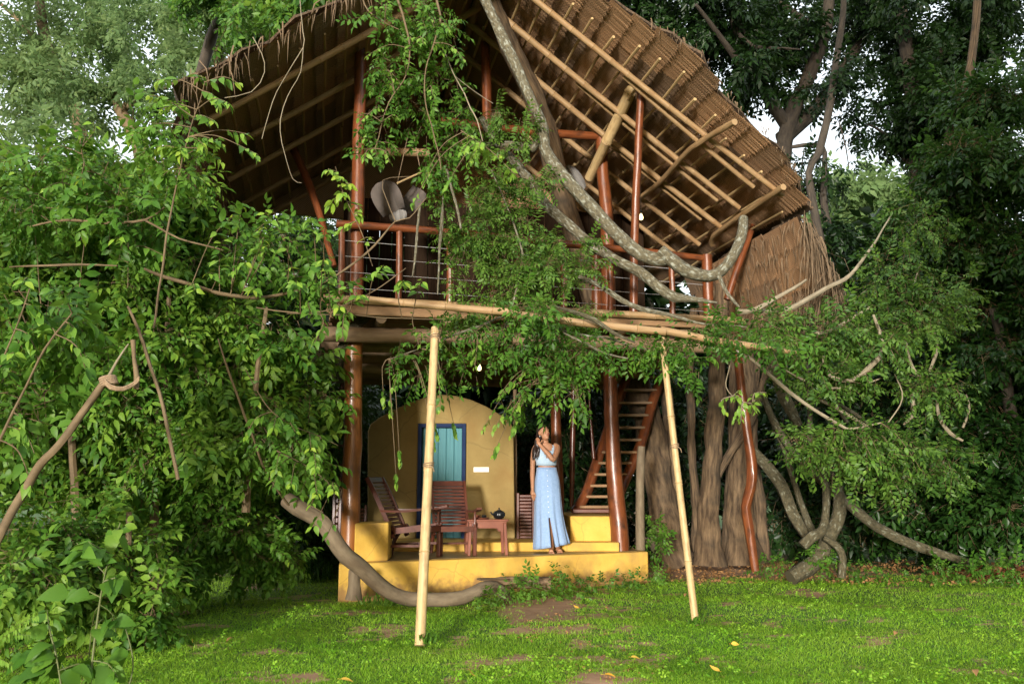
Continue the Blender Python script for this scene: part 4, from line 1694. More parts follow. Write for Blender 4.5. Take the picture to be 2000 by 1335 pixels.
mb.ball(hp(0, -.005, .025), (.072, .088, .092), 20, 14, Mh)
mb.ball(hp(0, .022, -.035), (.056, .062, .078), 18, 12, Mh)
mb.ball(hp(0, .052, -.088), (.026, .026, .024), 12, 8, Mh)            # chin
for s in (-1, 1):
    mb.ball(hp(s * .036, .058, -.022), (.024, .02, .026), 10, 8, Mh)  # cheek bones
    mb.ball(hp(s * .030, .071, .024), (.026, .012, .010), 10, 8, Mh)  # brow
    mb.ball(hp(s * .074, -.008, -.008), (.008, .020, .032), 10, 8, Mh)  # ear
    mb.ball(hp(s * .013, .086, -.029), (.010, .010, .008), 8, 6, Mh)
P, r = spline([(*hp(0, .078, .022), .009), (*hp(0, .090, -.004), .0105), (*hp(0, .101, -.026), .0115)], .012)
mb.tube(P, r, 8)
mb.ball(hp(0, .079, -.051), (.026, .013, .012), 10, 8, Mh)
body = obj('body', mb, 'skin', per)
rm = body.modifiers.new('fuse', 'REMESH')
rm.mode = 'VOXEL'
rm.voxel_size = .0055
rm.use_smooth_shade = True
sm_ = body.modifiers.new('smooth', 'SMOOTH')
sm_.factor = .5
sm_.iterations = 3
for s in (-1, 1):
    mb = MB()
    mb.ball(hp(s * .030, .0735, .008), (.0145, .008, .0065), 10, 8, Mh)
    obj('eye', mb, 'eye', per)
    mb = MB()
    mb.tube([hp(s * .014, .0815, .029), hp(s * .032, .083, .035), hp(s * .048, .070, .029)], [.003, .0042, .002], 6)
    obj('eyebrow', mb, 'hair', per)
mb = MB()
mb.tube([hp(-.024, .082, -.052), hp(-.008, .091, -.047), hp(0, .0915, -.049), hp(.008, .091, -.047), hp(.024, .082, -.052)], [.002, .0052, .0048, .0052, .002], 6)
mb.tube([hp(-.021, .083, -.056), hp(0, .0905, -.062), hp(.021, .083, -.056)], [.002, .0062, .002], 6)
obj('lips', mb, 'lips', per)
mb = MB()
mb.ball(hp(-.080, -.002, -.05), .009, 8, 6)
mb.ball(hp(.080, -.002, -.05), .009, 8, 6)
obj('earrings', mb, 'silver', per)
# hair: cap, then long locks falling over her right shoulder
mb = MB()
vs, fs = [], []
n, m_ = 26, 12
for i in range(m_ + 1):
    for k in range(n):
        a = 2 * math.pi * k / n                       # 0 = face side
        lim = 1.12 + .95 * (0.5 - .5 * math.cos(a))   # the hairline is high in front
        t = lim * i / m_
        rr = (.081, .099, .103)
        x, y, z = rr[0] * math.sin(t) * math.sin(a), rr[1] * math.sin(t) * math.cos(a), rr[2] * math.cos(t)
        w = 1 + .02 * math.sin(a * 11)
        vs.append(hp(x * w, (y - .008) * w, z + .025))
for i in range(m_):
    for k in range(n):
        fs.append((i * n + k, (i + 1) * n + k, (i + 1) * n + (k + 1) % n, i * n + (k + 1) % n))
mb.add(vs, fs)
hr = random.Random(3)
for i in range(70):
    s0 = hp(hr.uniform(-.075, .05), hr.uniform(-.085, .0), hr.uniform(-.03, .06))
    tx, ty = hr.uniform(1042, 1056), hr.uniform(896, 913)
    wv = hr.uniform(-2.2, 2.2)
    mid1 = PL(1053 + wv + hr.uniform(-3, 2), 878, hr.uniform(-.10, .05))
    mid2 = PL((tx + 1049) / 2 - wv, 892, hr.uniform(-.13, .03))
    e = PL(tx, ty, hr.uniform(-.13, 0))
    P, r = spline([(*s0, .012), (*mid1, .015), (*mid2, .014), (*e, .003)], .03)
    mb.tube(P, r, 6, cap=False)
obj('hair', mb, 'hair', per)
# crop top: follows the torso; open V at the neck, wide straps
mb = MB()
n = 40
vs, fs = [], []
secs = [(1068.5, 922, 0, .134, .100), (1068.5, 916, -.004, .138, .108), (1068, 908, -.014, .150, .116), (1067.5, 901, -.010, .152, .110), (1067, 895, -.002, .150, .097), (1067, 889, 0, .148, .083), (1067, 884.5, 0, .135, .07)]
for j, (px, py, y, rx, ry) in enumerate(secs):
    c = PL(px, py, y)
    for k in range(n):
        a = 2 * math.pi * k / n
        f = 1 + .012 * math.sin(a * 7 + j * 1.3)
        vs.append((c[0] + rx * f * math.cos(a), c[1] + ry * f * math.sin(a), c[2] - .004 * math.sin(a * 3)))
for j in range(len(secs) - 1):
    for k in range(n):
        a = 2 * math.pi * (k + .5) / n
        if math.sin(a) < 0 and j >= 2:                # front V
            half = .020 + .024 * (j - 2)
            if abs(math.cos(a) * .15 - .012) < half:
                continue
        if j >= 4 and abs(math.cos(a)) > .86:         # arm holes
            continue
        fs.append((j * n + k, (j + 1) * n + k, (j + 1) * n + (k + 1) % n, j * n + (k + 1) % n))
mb.add(vs, fs)
top_ = obj('crop_top', mb, 'denim_top', per)
sd = top_.modifiers.new('thickness', 'SOLIDIFY')
sd.thickness = .006
mb = MB()
mb.tube([PL(1069 + 19 * math.cos(a), 918.5 - .5 * math.sin(a * 2), .107 * math.sin(a)) for a in np.linspace(0, 2 * math.pi, 30)], .0035, 5)
obj('hem', mb, 'denim_top', top_)
# skirt: flared, folded, buttoned in front and open from the knee down
mb = MB()
n = 72
vs, fs = [], []
K = 22
for j in range(K + 1):
    t = j / K
    py = 925 + (1070 - 925) * t
    cx = np.interp(t, [0, .12, .3, .6, 1], [1069, 1070, 1070.5, 1072, 1077])
    hwid = np.interp(t, [0, .05, .17, .3, .55, .8, 1], [.130, .140, .168, .176, .185, .208, .238])
    dep = np.interp(t, [0, .05, .17, .3, .6, 1], [.095, .102, .125, .128, .14, .175])
    for k in range(n):
        a = 2 * math.pi * (k + .5) / n - math.pi / 2
        fold = t ** 1.2 * (.09 * math.sin(a * 9 + 1.2 * t) + .05 * math.sin(a * 15 + 2))
        c = PL(cx, py + 5.5 * t ** 3 * -math.cos(a), .008)
        rx, ry = hwid * (1 + fold * .7), dep * (1 + fold)
        gap = max(0, t - .60) * .10 * math.exp(-((a + math.pi / 2) / .35) ** 2)
        sgn = 1 if math.cos(a) > 0 else -1
        yk = -.02 * max(0, t - .6) * math.exp(-((a + math.pi / 2) / .3) ** 2)
        vs.append((c[0] + rx * math.cos(a) + sgn * gap, c[1] + ry * math.sin(a) + yk, c[2]))
for j in range(K):
    for k in range(n):
        if k == n - 1 and j / K > .60:
            continue
        fs.append((j * n + k, j * n + (k + 1) % n, (j + 1) * n + (k + 1) % n, (j + 1) * n + k))
mb.add(vs, fs)
sk = obj('skirt', mb, 'denim', per)
sd = sk.modifiers.new('thickness', 'SOLIDIFY')
sd.thickness = .006
mb = MB()
mb.tube([PL(1069 + 18.6 * math.cos(a), 928, .008 + .104 * math.sin(a)) for a in np.linspace(0, 2 * math.pi, 36)], .005, 6)
obj('waistband', mb, 'denim', sk)
for i in range(9):
    t = .04 + i * .066
    py = 925 + 145 * t
    mb = MB()
    dep = np.interp(t, [0, .05, .17, .3, .6, 1], [.095, .102, .125, .128, .14, .175])
    cx = np.interp(t, [0, .12, .3, .6, 1], [1069, 1070, 1070.5, 1072, 1077])
    mb.ball(PL(cx, py, .008 - dep - .004), (.0075, .004, .0075), 8, 6)
    obj('button', mb, 'button', sk)

# ------------------------------------------------------------------ bamboo props and pole
def cane(label, pts, ties, m='bamboo', node=.42):
    a, b_ = pts
    A, B = onz(a[0], a[1], -.02), at(*b_[:3])
    t = thing('bamboo_prop', label, 'bamboo pole', A)
    mb = MB()
    bamboo(mb, A, B, a[3], b_[3], node, 12, bend=.015)
    obj('cane', mb, m, t)
    for u in ties:
        c = A + (B - A) * u
        r = a[3] + (b_[3] - a[3]) * u
        mb = MB()
        for k in range(3):
            mb.tube([c + np.array([(r + .006) * math.cos(q), (r + .006) * math.sin(q), .012 * (k - 1) + .010 * math.sin(q + k)]) for q in np.linspace(0, 6.283, 15)], .005, 5, cap=False)
        mb.tube([c + np.array([.01, -r - .006, 0]), c + np.array([.05, -r - .02, -.03]), c + np.array([.06, -r - .02, -.07])], .004, 5)
        obj('twine', mb, 'rope', t)


cane('leaning bamboo prop standing in the lawn in front of the platform and chairs', ((820, 1260, -1, .048), (850, 640, 9.0, .042)), (.53, .97), node=.75)
cane('leaning bamboo prop standing in the lawn right of the yellow platform corner', ((1359, 1220, -1, .038), (1292, 652, 9.35, .034)), (.6, .97), node=.7)
t = thing('bamboo_pole', 'long bamboo pole lying level across the two props among the leaves', 'bamboo pole', at(1100, 620, 9.2))
for a, b_, ra, rb2 in (((700, 582, 9.05), (995, 609, 9.1), .034, .041), ((940, 605, 9.2), (1300, 648, 9.25), .042, .041), ((1290, 644, 9.3), (1485, 678, 9.4), .041, .037), ((1480, 676, 9.42), (1560, 690, 9.5), .026, .022)):
    mb = MB()
    bamboo(mb, at(*a), at(*b_), ra, rb2, .5, 12, bend=.01)
    obj('cane', mb, 'bamboo_bark', t)

# ------------------------------------------------------------------ trunks, lianas, roots
bt = thing('strangler_fig', 'big many stemmed pale brown fig tree rising behind the stairs', 'tree', onz(1350, 1100, 0))
for pts in (((1322, 1100, 14.9, 40), (1310, 1070, 14.9, 33), (1296, 980, 15.1, 29), (1272, 860, 15.3, 30), (1250, 760, 15.6, 29), (1236, 690, 15.8, 26), (1225, 560, 16, 22)),
            ((1345, 1092, 15.3, 15), (1326, 1000, 15.3, 11), (1312, 880, 15.4, 12), (1300, 760, 15.5, 12)),
            ((1385, 1102, 14.5, 34), (1384, 1060, 14.5, 24), (1387, 950, 14.5, 18), (1394, 830, 14.5, 19), (1402, 700, 14.5, 17), (1410, 560, 14.5, 15)),
            ((1358, 1080, 15.6, 11), (1354, 900, 15.6, 8), (1346, 740, 15.6, 9), (1356, 600, 15.6, 9)),
            ((1452, 1100, 14.9, 42), (1448, 1060, 14.9, 32), (1444, 950, 15, 24), (1450, 850, 15, 21), (1458, 740, 15.1, 19), (1452, 600, 15.1, 18)),
            ((1494, 1095, 15.3, 16), (1480, 960, 15.3, 12), (1466, 840, 15.3, 11), (1474, 700, 15.3, 11)),
            ((1420, 1090, 15.8, 12), (1424, 960, 15.8, 9), (1432, 800, 15.8, 8), (1425, 690, 15.8, 8)),
            ((1405, 930, 14.6, 7), (1430, 880, 14.7, 8), (1475, 800, 14.9, 8), (1500, 720, 15, 7))):
    P, r = spline(pxp(pts), .12)
    mb = MB()
    mb.tube(wobble(P, .06, 1.1, len(pts)), np.array(r) * .92, 22, wob=.3)
    obj('trunk', mb, 'bark', bt)
vine('house_trunk', 'leaning brown tree trunk growing up through the loft to the ridge', 'tree trunk', [(1180, 700, 13.4, 18), (1150, 560, 13.4, 20), (1128, 480, 13.3, 22), (1104, 400, 13.2, 22), (1086, 340, 13.0, 21), (1070, 270, 12.7, 22), (1040, 185, 12.3, 21), (1000, 100, 11.9, 20), (965, 20, 11.5, 18), (950, -40, 11.2, 17)], 'bark', 14)
vine('liana', 'thick lichen spotted liana sweeping from the ridge down to the right rail', 'liana', [(935, -30, 10.4, 11), (955, 15, 10.4, 10), (968, 45, 10.4, 10), (988, 88, 10.4, 11), (1013, 140, 10.4, 11), (1040, 205, 10.4, 10), (1061, 250, 10.4, 10), (1064, 288, 10.4, 11), (1085, 326, 10.4, 13), (1121, 366, 10.4, 13), (1157, 408, 10.4, 13), (1207, 460, 10.4, 13), (1250, 496, 10.4, 13), (1285, 507, 10.4, 13), (1303, 506, 10.4, 11)], 'lichen_bark', 11, amp=.012,
     extra=[[(1290, 487, 10.35, 11), (1315, 511, 10.35, 14), (1342, 530, 10.35, 13), (1382, 538, 10.4, 12), (1408, 528, 10.4, 11), (1432, 500, 10.4, 10), (1449, 460, 10.5, 10), (1452, 425, 10.6, 9)], [(1400, 528, 10.4, 6), (1409, 553, 10.3, 5), (1424, 578, 10.2, 5), (1445, 600, 10.1, 4)], [(1062, 262, 10.4, 7), (1040, 290, 10.5, 10), (1000, 285, 10.5, 9), (965, 282, 10.6, 7), (930, 290, 10.7, 5)]])
vine('liana', 'pale lichen crusted liana slanting across the rail behind the thick one', 'liana', [(940, 230, 10.9, 7), (968, 275, 10.9, 8), (1000, 312, 10.8, 9), (1036, 356, 10.8, 10), (1067, 401, 10.8, 10), (1108, 438, 10.7, 10), (1157, 477, 10.7, 10), (1202, 508, 10.6, 10), (1252, 531, 10.6, 10), (1288, 562, 10.5, 10), (1318, 580, 10.5, 9), (1362, 585, 10.5, 6), (1400, 590, 10.4, 4)], 'lichen_bark', 10, amp=.015)
vine('liana', 'thin pale liana below the rail reaching the leaves on the right', 'liana', [(1130, 540, 10.0, 5), (1170, 556, 10.0, 6), (1210, 585, 10.0, 6), (1250, 602, 10.0, 6), (1310, 616, 10.0, 5), (1380, 632, 9.9, 4), (1460, 640, 9.8, 3)], 'lichen_bark', 8)
vine('liana', 'thin mossy liana crossing the pale bamboo pole from upper left', 'liana', [(1080, 595, 9.0, 4), (1115, 607, 9.0, 5), (1160, 622, 9.0, 6), (1200, 648, 8.95, 5), (1240, 668, 8.95, 3)], 'mossy_bark', 8)
vine('liana', 'lower thin liana with pale crust hidden in leaves left of the stairs top', 'liana', [(1100, 650, 9.1, 3), (1140, 670, 9.1, 4), (1180, 690, 9.1, 4), (1225, 700, 9.1, 3)], 'lichen_bark', 7)
vine('liana', 'long pale curved branch rising from the pole toward the upper right', 'branch', [(1440, 606, 11.2, 5), (1536, 603, 11.3, 6), (1610, 566, 11.4, 6), (1662, 535, 11.5, 5), (1709, 472, 11.7, 4), (1740, 420, 12, 3)], 'pale_twig', 8)
vine('liana', 'short pale curved branch above the right end of the bamboo pole', 'branch', [(1440, 612, 10.9, 4), (1478, 603, 11, 6), (1531, 572, 11.1, 5), (1573, 546, 11.2, 4)], 'pale_twig', 8)
vine('liana', 'straight pale diagonal branch in front of the fig stems', 'branch', [(1455, 690, 10.6, 4), (1500, 730, 10.6, 5), (1545, 768, 10.6, 5), (1600, 806, 10.6, 5), (1652, 836, 10.6, 4)], 'pale_twig', 8, amp=.01)
vine('crooked_post', 'crooked smooth red brown trunk standing alone in front of the fig', 'tree trunk', [(1436, 640, 12.2, 8), (1440, 680, 12.2, 8), (1449, 767, 12.2, 8), (1460, 846, 12.2, 9), (1470, 910, 12.2, 10), (1468, 951, 12.2, 10), (1457, 988, 12.2, 9), (1464, 1037, 12.2, 9), (1475, 1114, 12.2, 8)], 'varnished_wood', 12, amp=.01)
vine('root', 'thick pale looping root rising from behind the lawn into a hooked knot', 'root', [(1545, 1128, 12.3, 15), (1590, 1097, 12.4, 15), (1620, 1052, 12.5, 13), (1640, 1000, 12.5, 12), (1634, 950, 12.6, 10), (1622, 930, 12.6, 8), (1605, 910, 12.6, 7), (1586, 880, 12.6, 6), (1580, 780, 12.7, 6), (1576, 700, 12.8, 5)], 'mossy_bark', 11,
     extra=[[(1606, 915, 12.3, 6), (1614, 960, 12.3, 7), (1612, 1000, 12.3, 7), (1605, 1037, 12.2, 9), (1585, 1048, 12.15, 11), (1566, 1066, 12.15, 10)], [(1612, 1050, 12.2, 6), (1635, 1067, 12.1, 7), (1646, 1089, 12.1, 7), (1646, 1128, 12.1, 8)], [(1620, 936, 12.4, 6), (1642, 928, 12.3, 6), (1652, 920, 12.3, 5), (1658, 910, 12.2, 4)]])
vine('root', 'long mossy root running down to the right edge of the lawn', 'root', [(1612, 940, 13, 8), (1625, 958, 13, 9), (1672, 996, 12.9, 9), (1717, 1030, 12.9, 9), (1780, 1062, 12.9, 9), (1850, 1086, 12.9, 8), (1905, 1100, 12.9, 6)], 'mossy_bark', 10)
vine('root', 'pair of dark aerial roots slanting from the fig toward the hooked root', 'root', [(1490, 770, 13.6, 6), (1503, 805, 13.6, 7), (1541, 872, 13.5, 7), (1590, 928, 13.4, 7), (1640, 965, 13.3, 6)], 'mossy_bark', 9,
     extra=[[(1500, 800, 13.7, 6), (1526, 861, 13.7, 7), (1552, 940, 13.6, 6), (1578, 1020, 13.5, 7), (1600, 1060, 13.4, 7)], [(1470, 880, 13.9, 9), (1522, 940, 13.8, 11), (1548, 1007, 13.7, 11), (1578, 1050, 13.6, 10)]])
vine('root', 'two short roots behind the leaves above the hooked root', 'root', [(1625, 770, 13.2, 5), (1640, 800, 13.2, 6), (1655, 826, 13.2, 5)], 'mossy_bark', 8, extra=[[(1640, 790, 13.3, 5), (1670, 808, 13.3, 5), (1695, 825, 13.3, 4)], [(1500, 690, 13.6, 9), (1530, 770, 13.6, 12), (1560, 830, 13.6, 9)]])
vine('root', 'smooth grey brown root snaking along the foot of the yellow platform', 'root', [(560, 975, 9.9, 13.4), (582, 990, 9.85, 15.1), (604, 1004, 9.85, 14.3), (628, 1020, 9.87, 14.3), (648, 1046, 9.9, 15.1), (676, 1087, 9.97, 15.1), (710, 1113, 10.06, 14.3), (742, 1142, 10.16, 14.3), (769, 1160, 10.26, 13.8), (800, 1169, 10.33, 13), (850, 1171, 10.38, 12.5), (904, 1166, 10.48, 12.8), (940, 1148, 10.58, 12.6), (966, 1147, 10.66, 11), (985, 1160, 10.7, 9.5), (1000, 1178, 10.75, 7.5)], 'smooth_root', 14, amp=.015)
vine('stump', 'short grey stump under the left end of the yellow platform', 'stump', [(690, 1170, 10.5, 16), (692, 1140, 10.5, 11), (694, 1112, 10.5, 11)], 'smooth_root', 10)
t = thing('log', 'flat split log leaning against the front face of the platform', 'log', onz(1005, 1150, 0))
mb = MB()
P, r = spline(pxp([(948, 1140, 10.75, 9), (1010, 1136, 10.9, 11), (1072, 1140, 11.05, 10)]), .1)
mb.tube(P, r, 12, wob=.2)
obj('trunk', mb, 'old_log', t)
mb = MB()
mb.beam(at(936, 1131, 10.75), at(1072, 1128, 11.1), .16, .02)
obj('bark_slab', mb, 'bark', t, False)
# branch with a tied cloth at the left, thin stems in the shrubs
t = thing('tied_branch', 'cut bare branch with a twisted rope tied to an upright stub at the left', 'branch', at(120, 860, 6))
for pts, m in (([(-25, 1095, 5.9, 9), (0, 1045, 5.9, 8.5), (45, 962, 6, 8), (80, 905, 6, 8), (115, 868, 6, 7.5), (170, 792, 6.05, 7.2), (207, 742, 6.1, 7)], 'twig'), ([(207, 745, 6.1, 5), (228, 705, 6.1, 4), (250, 672, 6.15, 3)], 'pale_twig'), ([(266, 760, 6.15, 6), (267, 735, 6.15, 6), (262, 700, 6.15, 5), (259, 664, 6.15, 6)], 'twig')):
    P, r = spline(pxp(pts), .05)
    mb = MB()
    mb.tube(wobble(P, .008, 5), r, 10, wob=.15)
    obj('branch', mb, m, t)
for k in range(3):
    P, r = spline(pxp([(203, 738 + 4 * k, 6.05, 3), (215, 752 + 3 * k, 6.02, 4), (240, 757 + 2 * k, 6.05, 4), (262, 746 + 3 * k, 6.1, 3.5), (272, 735 + 3 * k, 6.1, 3)]), .03)
    mb = MB()
    mb.tube(P, r, 8, wob=.2)
    obj('rope', mb, 'rope', t)
for k in range(4):
    c = at(210 + 1.5 * k, 738 + 4 * k, 6.1)
    mb = MB()
    mb.tube([c + .045 * np.array([math.cos(a), math.sin(a), .25 * math.cos(a)]) for a in np.linspace(0, 6.3, 14)], .014, 7, cap=False)
    obj('rope', mb, 'rope', t)
vine('stem', 'bare red brown stem leaning inside the shrubs right of the tied branch', 'stem', [(250, 600, 7, 4), (280, 672, 7, 5), (312, 768, 7, 5), (330, 850, 7, 5), (346, 935, 7, 5)], 'twig', 8)
vine('stem', 'long thin bare stem slanting down through the shrubs to the snaking root', 'stem', [(425, 660, 8.4, 3), (445, 725, 8.5, 4), (472, 795, 8.7, 4), (520, 920, 9.2, 4), (565, 985, 9.6, 4)], 'twig', 7)
vine('branch', 'level bare branch crossing the upper left shrubs', 'branch', [(40, 445, 8.0, 3), (130, 430, 7.9, 4.5), (205, 436, 7.9, 4.5), (285, 430, 7.9, 4.5), (320, 405, 8.0, 3)], 'twig', 8, extra=[[(285, 432, 7.9, 4), (350, 465, 7.9, 3.5), (440, 490, 8, 3)], [(20, 522, 8, 3), (130, 517, 7.9, 4.5), (230, 520, 8, 3)]])
vine('hanging_root', 'pale thin root dangling from the leaves beside the king post', 'hanging root', [(862, 90, 9.6, 2), (887, 146, 9.6, 2.6), (907, 183, 9.6, 3), (917, 210, 9.6, 3), (931, 236, 9.6, 3), (944, 276, 9.6, 2)], 'pale_twig', 6, amp=.02, extra=[[(890, 150, 9.6, .9), (925, 178, 9.6, 1.6), (962, 200, 9.6, 1.4)]])
vine('hanging_root', 'three grey crusted roots hanging straight down over the left balcony rail', 'hanging root', [(822, 400, 9.8, 4), (817, 440, 9.8, 4), (812, 490, 9.8, 4), (806, 540, 9.8, 3)], 'lichen_bark', 7, extra=[[(866, 380, 9.9, 3), (862, 440, 9.9, 5), (858, 500, 9.9, 4), (855, 575, 9.9, 3)], [(872, 330, 9.7, 4), (885, 380, 9.7, 4), (896, 420, 9.7, 4), (901, 448, 9.7, 4)]])
vine('hanging_root', 'fine looping vines hanging against the dark left thatch', 'vine', [(586, -10, 9.3, 2), (590, 60, 9.3, 2), (592, 92, 9.3, 2), (560, 145, 9.3, 1.8), (530, 200, 9.3, 1.8), (512, 272, 9.3, 1.4)], 'pale_twig', 6,
     extra=[[(592, 92, 9.3, 1.6), (588, 140, 9.3, 1.6), (560, 190, 9.3, 1.8), (547, 235, 9.3, 1.8), (556, 300, 9.3, 1.6), (572, 350, 9.3, 1.6), (590, 358, 9.3, 1.4)], [(495, 72, 9.4, 2), (512, 105, 9.4, 2), (515, 140, 9.4, 2), (490, 180, 9.4, 2), (440, 193, 9.4, 2)]])


# ------------------------------------------------------------------ trees behind
def tree(label, limbs, blobs, leaf, mats, bark, group=None, k=9, droop=.3, lump=.02, name='tree', cat='tree', dens=1.0, base=None, twig=False, n=12):
    """limbs: first path is the trunk; all in photo pixels with a distance"""
    P0 = pxpath(limbs[0])
    t = thing(name, label, cat, (P0[0][0], P0[0][1], 0), group)
    for i, pts in enumerate(limbs):
        P, r = spline(pxpath(pts), .3)
        mb = MB()
        mb.tube(wobble(P, .06, .8, i), r, n, wob=.15)
        obj('trunk' if i == 0 else 'limb', mb, bark, t)
    if blobs:
        foliage('crown', t, blobs, leaf, mats, rng, k=k, droop=droop, lump=lump, twig=twig, dens=dens, fine='low' if leaf[0] > .125 else False)
    return t


G_FAR = 'haze tinted trees beyond the left shrubs'
# upper left: three trees, mist painted into their leaf colour, sky showing through
tree('tall haze tinted tree at the far upper left with a pale slanting trunk', [[(190, 560, 26, 22), (175, 400, 26, 18), (150, 230, 26, 13), (95, 100, 26, 12), (78, 0, 26, 9), (60, -90, 26, 6)], [(95, 105, 26, 8), (40, 40, 26, 6), (-10, 0, 26, 4)]],
     [(40, 60, 130, 110, 26, 2.5, 760), (120, 140, 90, 60, 26, 2, 340), (180, 20, 120, 80, 27, 2.5, 560), (40, 210, 80, 60, 26, 2, 260), (90, 330, 90, 50, 25, 2, 240), (40, 270, 70, 40, 25, 2, 150), (160, 230, 60, 40, 25, 2, 110)], (.22, .10), ['leaf_haze_tint', 'bark'], 'twig', G_FAR, lump=.06, dens=.62)
tree('haze tinted tree with a forked brown trunk left of the thatch', [[(300, 480, 24, 20), (285, 340, 24, 17), (262, 265, 24, 14), (232, 215, 24, 10), (220, 170, 24, 6)], [(232, 218, 24, 9), (270, 195, 24, 7), (330, 170, 24, 4)]],
     [(270, 60, 120, 70, 25, 2, 680), (250, 165, 90, 40, 24, 2, 250), (330, 110, 80, 60, 24, 2, 330), (170, 190, 70, 35, 24, 2, 170), (340, 220, 40, 35, 23, 2, 100), (180, 310, 90, 40, 23, 2, 170)], (.21, .095), ['leaf_haze_tint', 'bark'], 'twig', G_FAR, lump=.06, dens=.62)
tree('haze tinted tree rising right behind the left edge of the thatch', [[(430, 420, 22, 14), (425, 240, 22, 12), (430, 60, 22, 9), (450, -60, 22, 6)], [(428, 120, 22, 6), (380, 50, 22, 4)]],
     [(420, 40, 110, 75, 22, 2, 560), (500, 0, 110, 60, 21, 2, 420), (390, 130, 50, 40, 22, 1.5, 130), (400, 320, 60, 50, 21, 1.5, 120)], (.19, .09), ['leaf_haze_tint', 'bark'], 'twig', G_FAR, lump=.06, dens=.62)
# foliage lying over the top of the left thatch
tree('dark leafed tree overhanging the top of the left thatch', [[(330, 1000, 17, 14), (345, 500, 17, 13), (400, 120, 17, 11), (450, 10, 16, 9), (520, -60, 15, 7)], [(420, 60, 16, 5), (520, 25, 15, 4), (575, 45, 14, 3)], [(445, 20, 16, 5), (540, 0, 14, 4), (640, 40, 12.5, 3)]],
     [(520, 20, 110, 45, 14, 1.5, 500), (640, 20, 80, 45, 12.5, 1.2, 420), (590, 60, 50, 25, 12.5, .7, 130), (700, 30, 60, 40, 11.5, .8, 330), (450, 10, 80, 40, 16, 1.5, 350)], (.12, .055), ['leaf_shrub', 'twig'], 'dark_bark', None, lump=.04, twig=True)
# upper right: big dark trees with bent limbs, sky between
tree('large dark tree behind the right thatch with bent heavy limbs', [[(1500, 620, 19, 20), (1515, 420, 19, 17), (1535, 260, 19, 16), (1580, 150, 19, 14), (1612, 60, 19, 12), (1622, -40, 19, 10)],
      [(1530, 270, 19, 17), (1600, 200, 19.5, 15), (1665, 110, 20, 11), (1720, 20, 20, 8)], [(1530, 240, 19, 12), (1470, 130, 18.5, 13), (1440, 40, 18, 12), (1430, -40, 18, 10)], [(1445, 120, 18, 8), (1400, 60, 17.5, 6), (1360, 10, 17, 5)],
      [(1610, 70, 19, 8), (1560, 30, 19, 6), (1510, -10, 19, 5)], [(1437, 60, 18, 6), (1470, 90, 17.6, 5), (1515, 95, 17.3, 5), (1562, 97, 17, 3)]],
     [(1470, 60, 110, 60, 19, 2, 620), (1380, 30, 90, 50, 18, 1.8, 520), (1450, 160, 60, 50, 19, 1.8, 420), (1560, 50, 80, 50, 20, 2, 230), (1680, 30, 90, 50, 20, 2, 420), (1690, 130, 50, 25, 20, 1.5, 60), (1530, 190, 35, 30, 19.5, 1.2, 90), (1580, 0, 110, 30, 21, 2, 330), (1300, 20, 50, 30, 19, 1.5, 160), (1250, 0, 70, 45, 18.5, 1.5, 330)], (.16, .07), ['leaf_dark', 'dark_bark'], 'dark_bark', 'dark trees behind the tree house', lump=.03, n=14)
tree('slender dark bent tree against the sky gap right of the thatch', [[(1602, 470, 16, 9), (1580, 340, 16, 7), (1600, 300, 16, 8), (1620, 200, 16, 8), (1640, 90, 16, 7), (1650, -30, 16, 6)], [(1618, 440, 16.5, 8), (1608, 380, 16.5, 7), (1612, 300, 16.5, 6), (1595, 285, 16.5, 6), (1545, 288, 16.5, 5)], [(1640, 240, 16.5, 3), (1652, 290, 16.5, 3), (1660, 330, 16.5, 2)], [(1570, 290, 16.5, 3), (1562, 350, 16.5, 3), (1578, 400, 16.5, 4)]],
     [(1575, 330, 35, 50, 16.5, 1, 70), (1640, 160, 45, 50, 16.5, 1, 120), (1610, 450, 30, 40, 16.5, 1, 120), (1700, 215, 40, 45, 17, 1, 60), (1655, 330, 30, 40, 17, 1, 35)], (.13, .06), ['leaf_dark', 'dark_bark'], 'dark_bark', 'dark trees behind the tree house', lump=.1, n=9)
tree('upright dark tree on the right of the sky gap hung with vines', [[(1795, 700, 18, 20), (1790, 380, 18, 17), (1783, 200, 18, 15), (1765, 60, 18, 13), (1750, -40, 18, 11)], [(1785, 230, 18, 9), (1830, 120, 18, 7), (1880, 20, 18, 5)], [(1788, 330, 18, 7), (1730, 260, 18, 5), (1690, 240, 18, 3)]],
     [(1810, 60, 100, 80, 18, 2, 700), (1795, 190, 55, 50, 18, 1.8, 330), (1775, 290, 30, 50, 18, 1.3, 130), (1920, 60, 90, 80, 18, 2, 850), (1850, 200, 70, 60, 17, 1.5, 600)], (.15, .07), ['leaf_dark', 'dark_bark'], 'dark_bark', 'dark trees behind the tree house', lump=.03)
tree('pale far tree with a rounded crown seen in the sky gap', [[(1685, 560, 40, 12), (1685, 440, 40, 10), (1690, 390, 40, 6)]], [(1680, 400, 75, 42, 40, 3, 1200), (1650, 460, 70, 40, 40, 3, 900), (1720, 450, 60, 45, 40, 3, 800)], (.36, .17), ['leaf_haze_tint', 'bark'], 'bark', lump=.03)
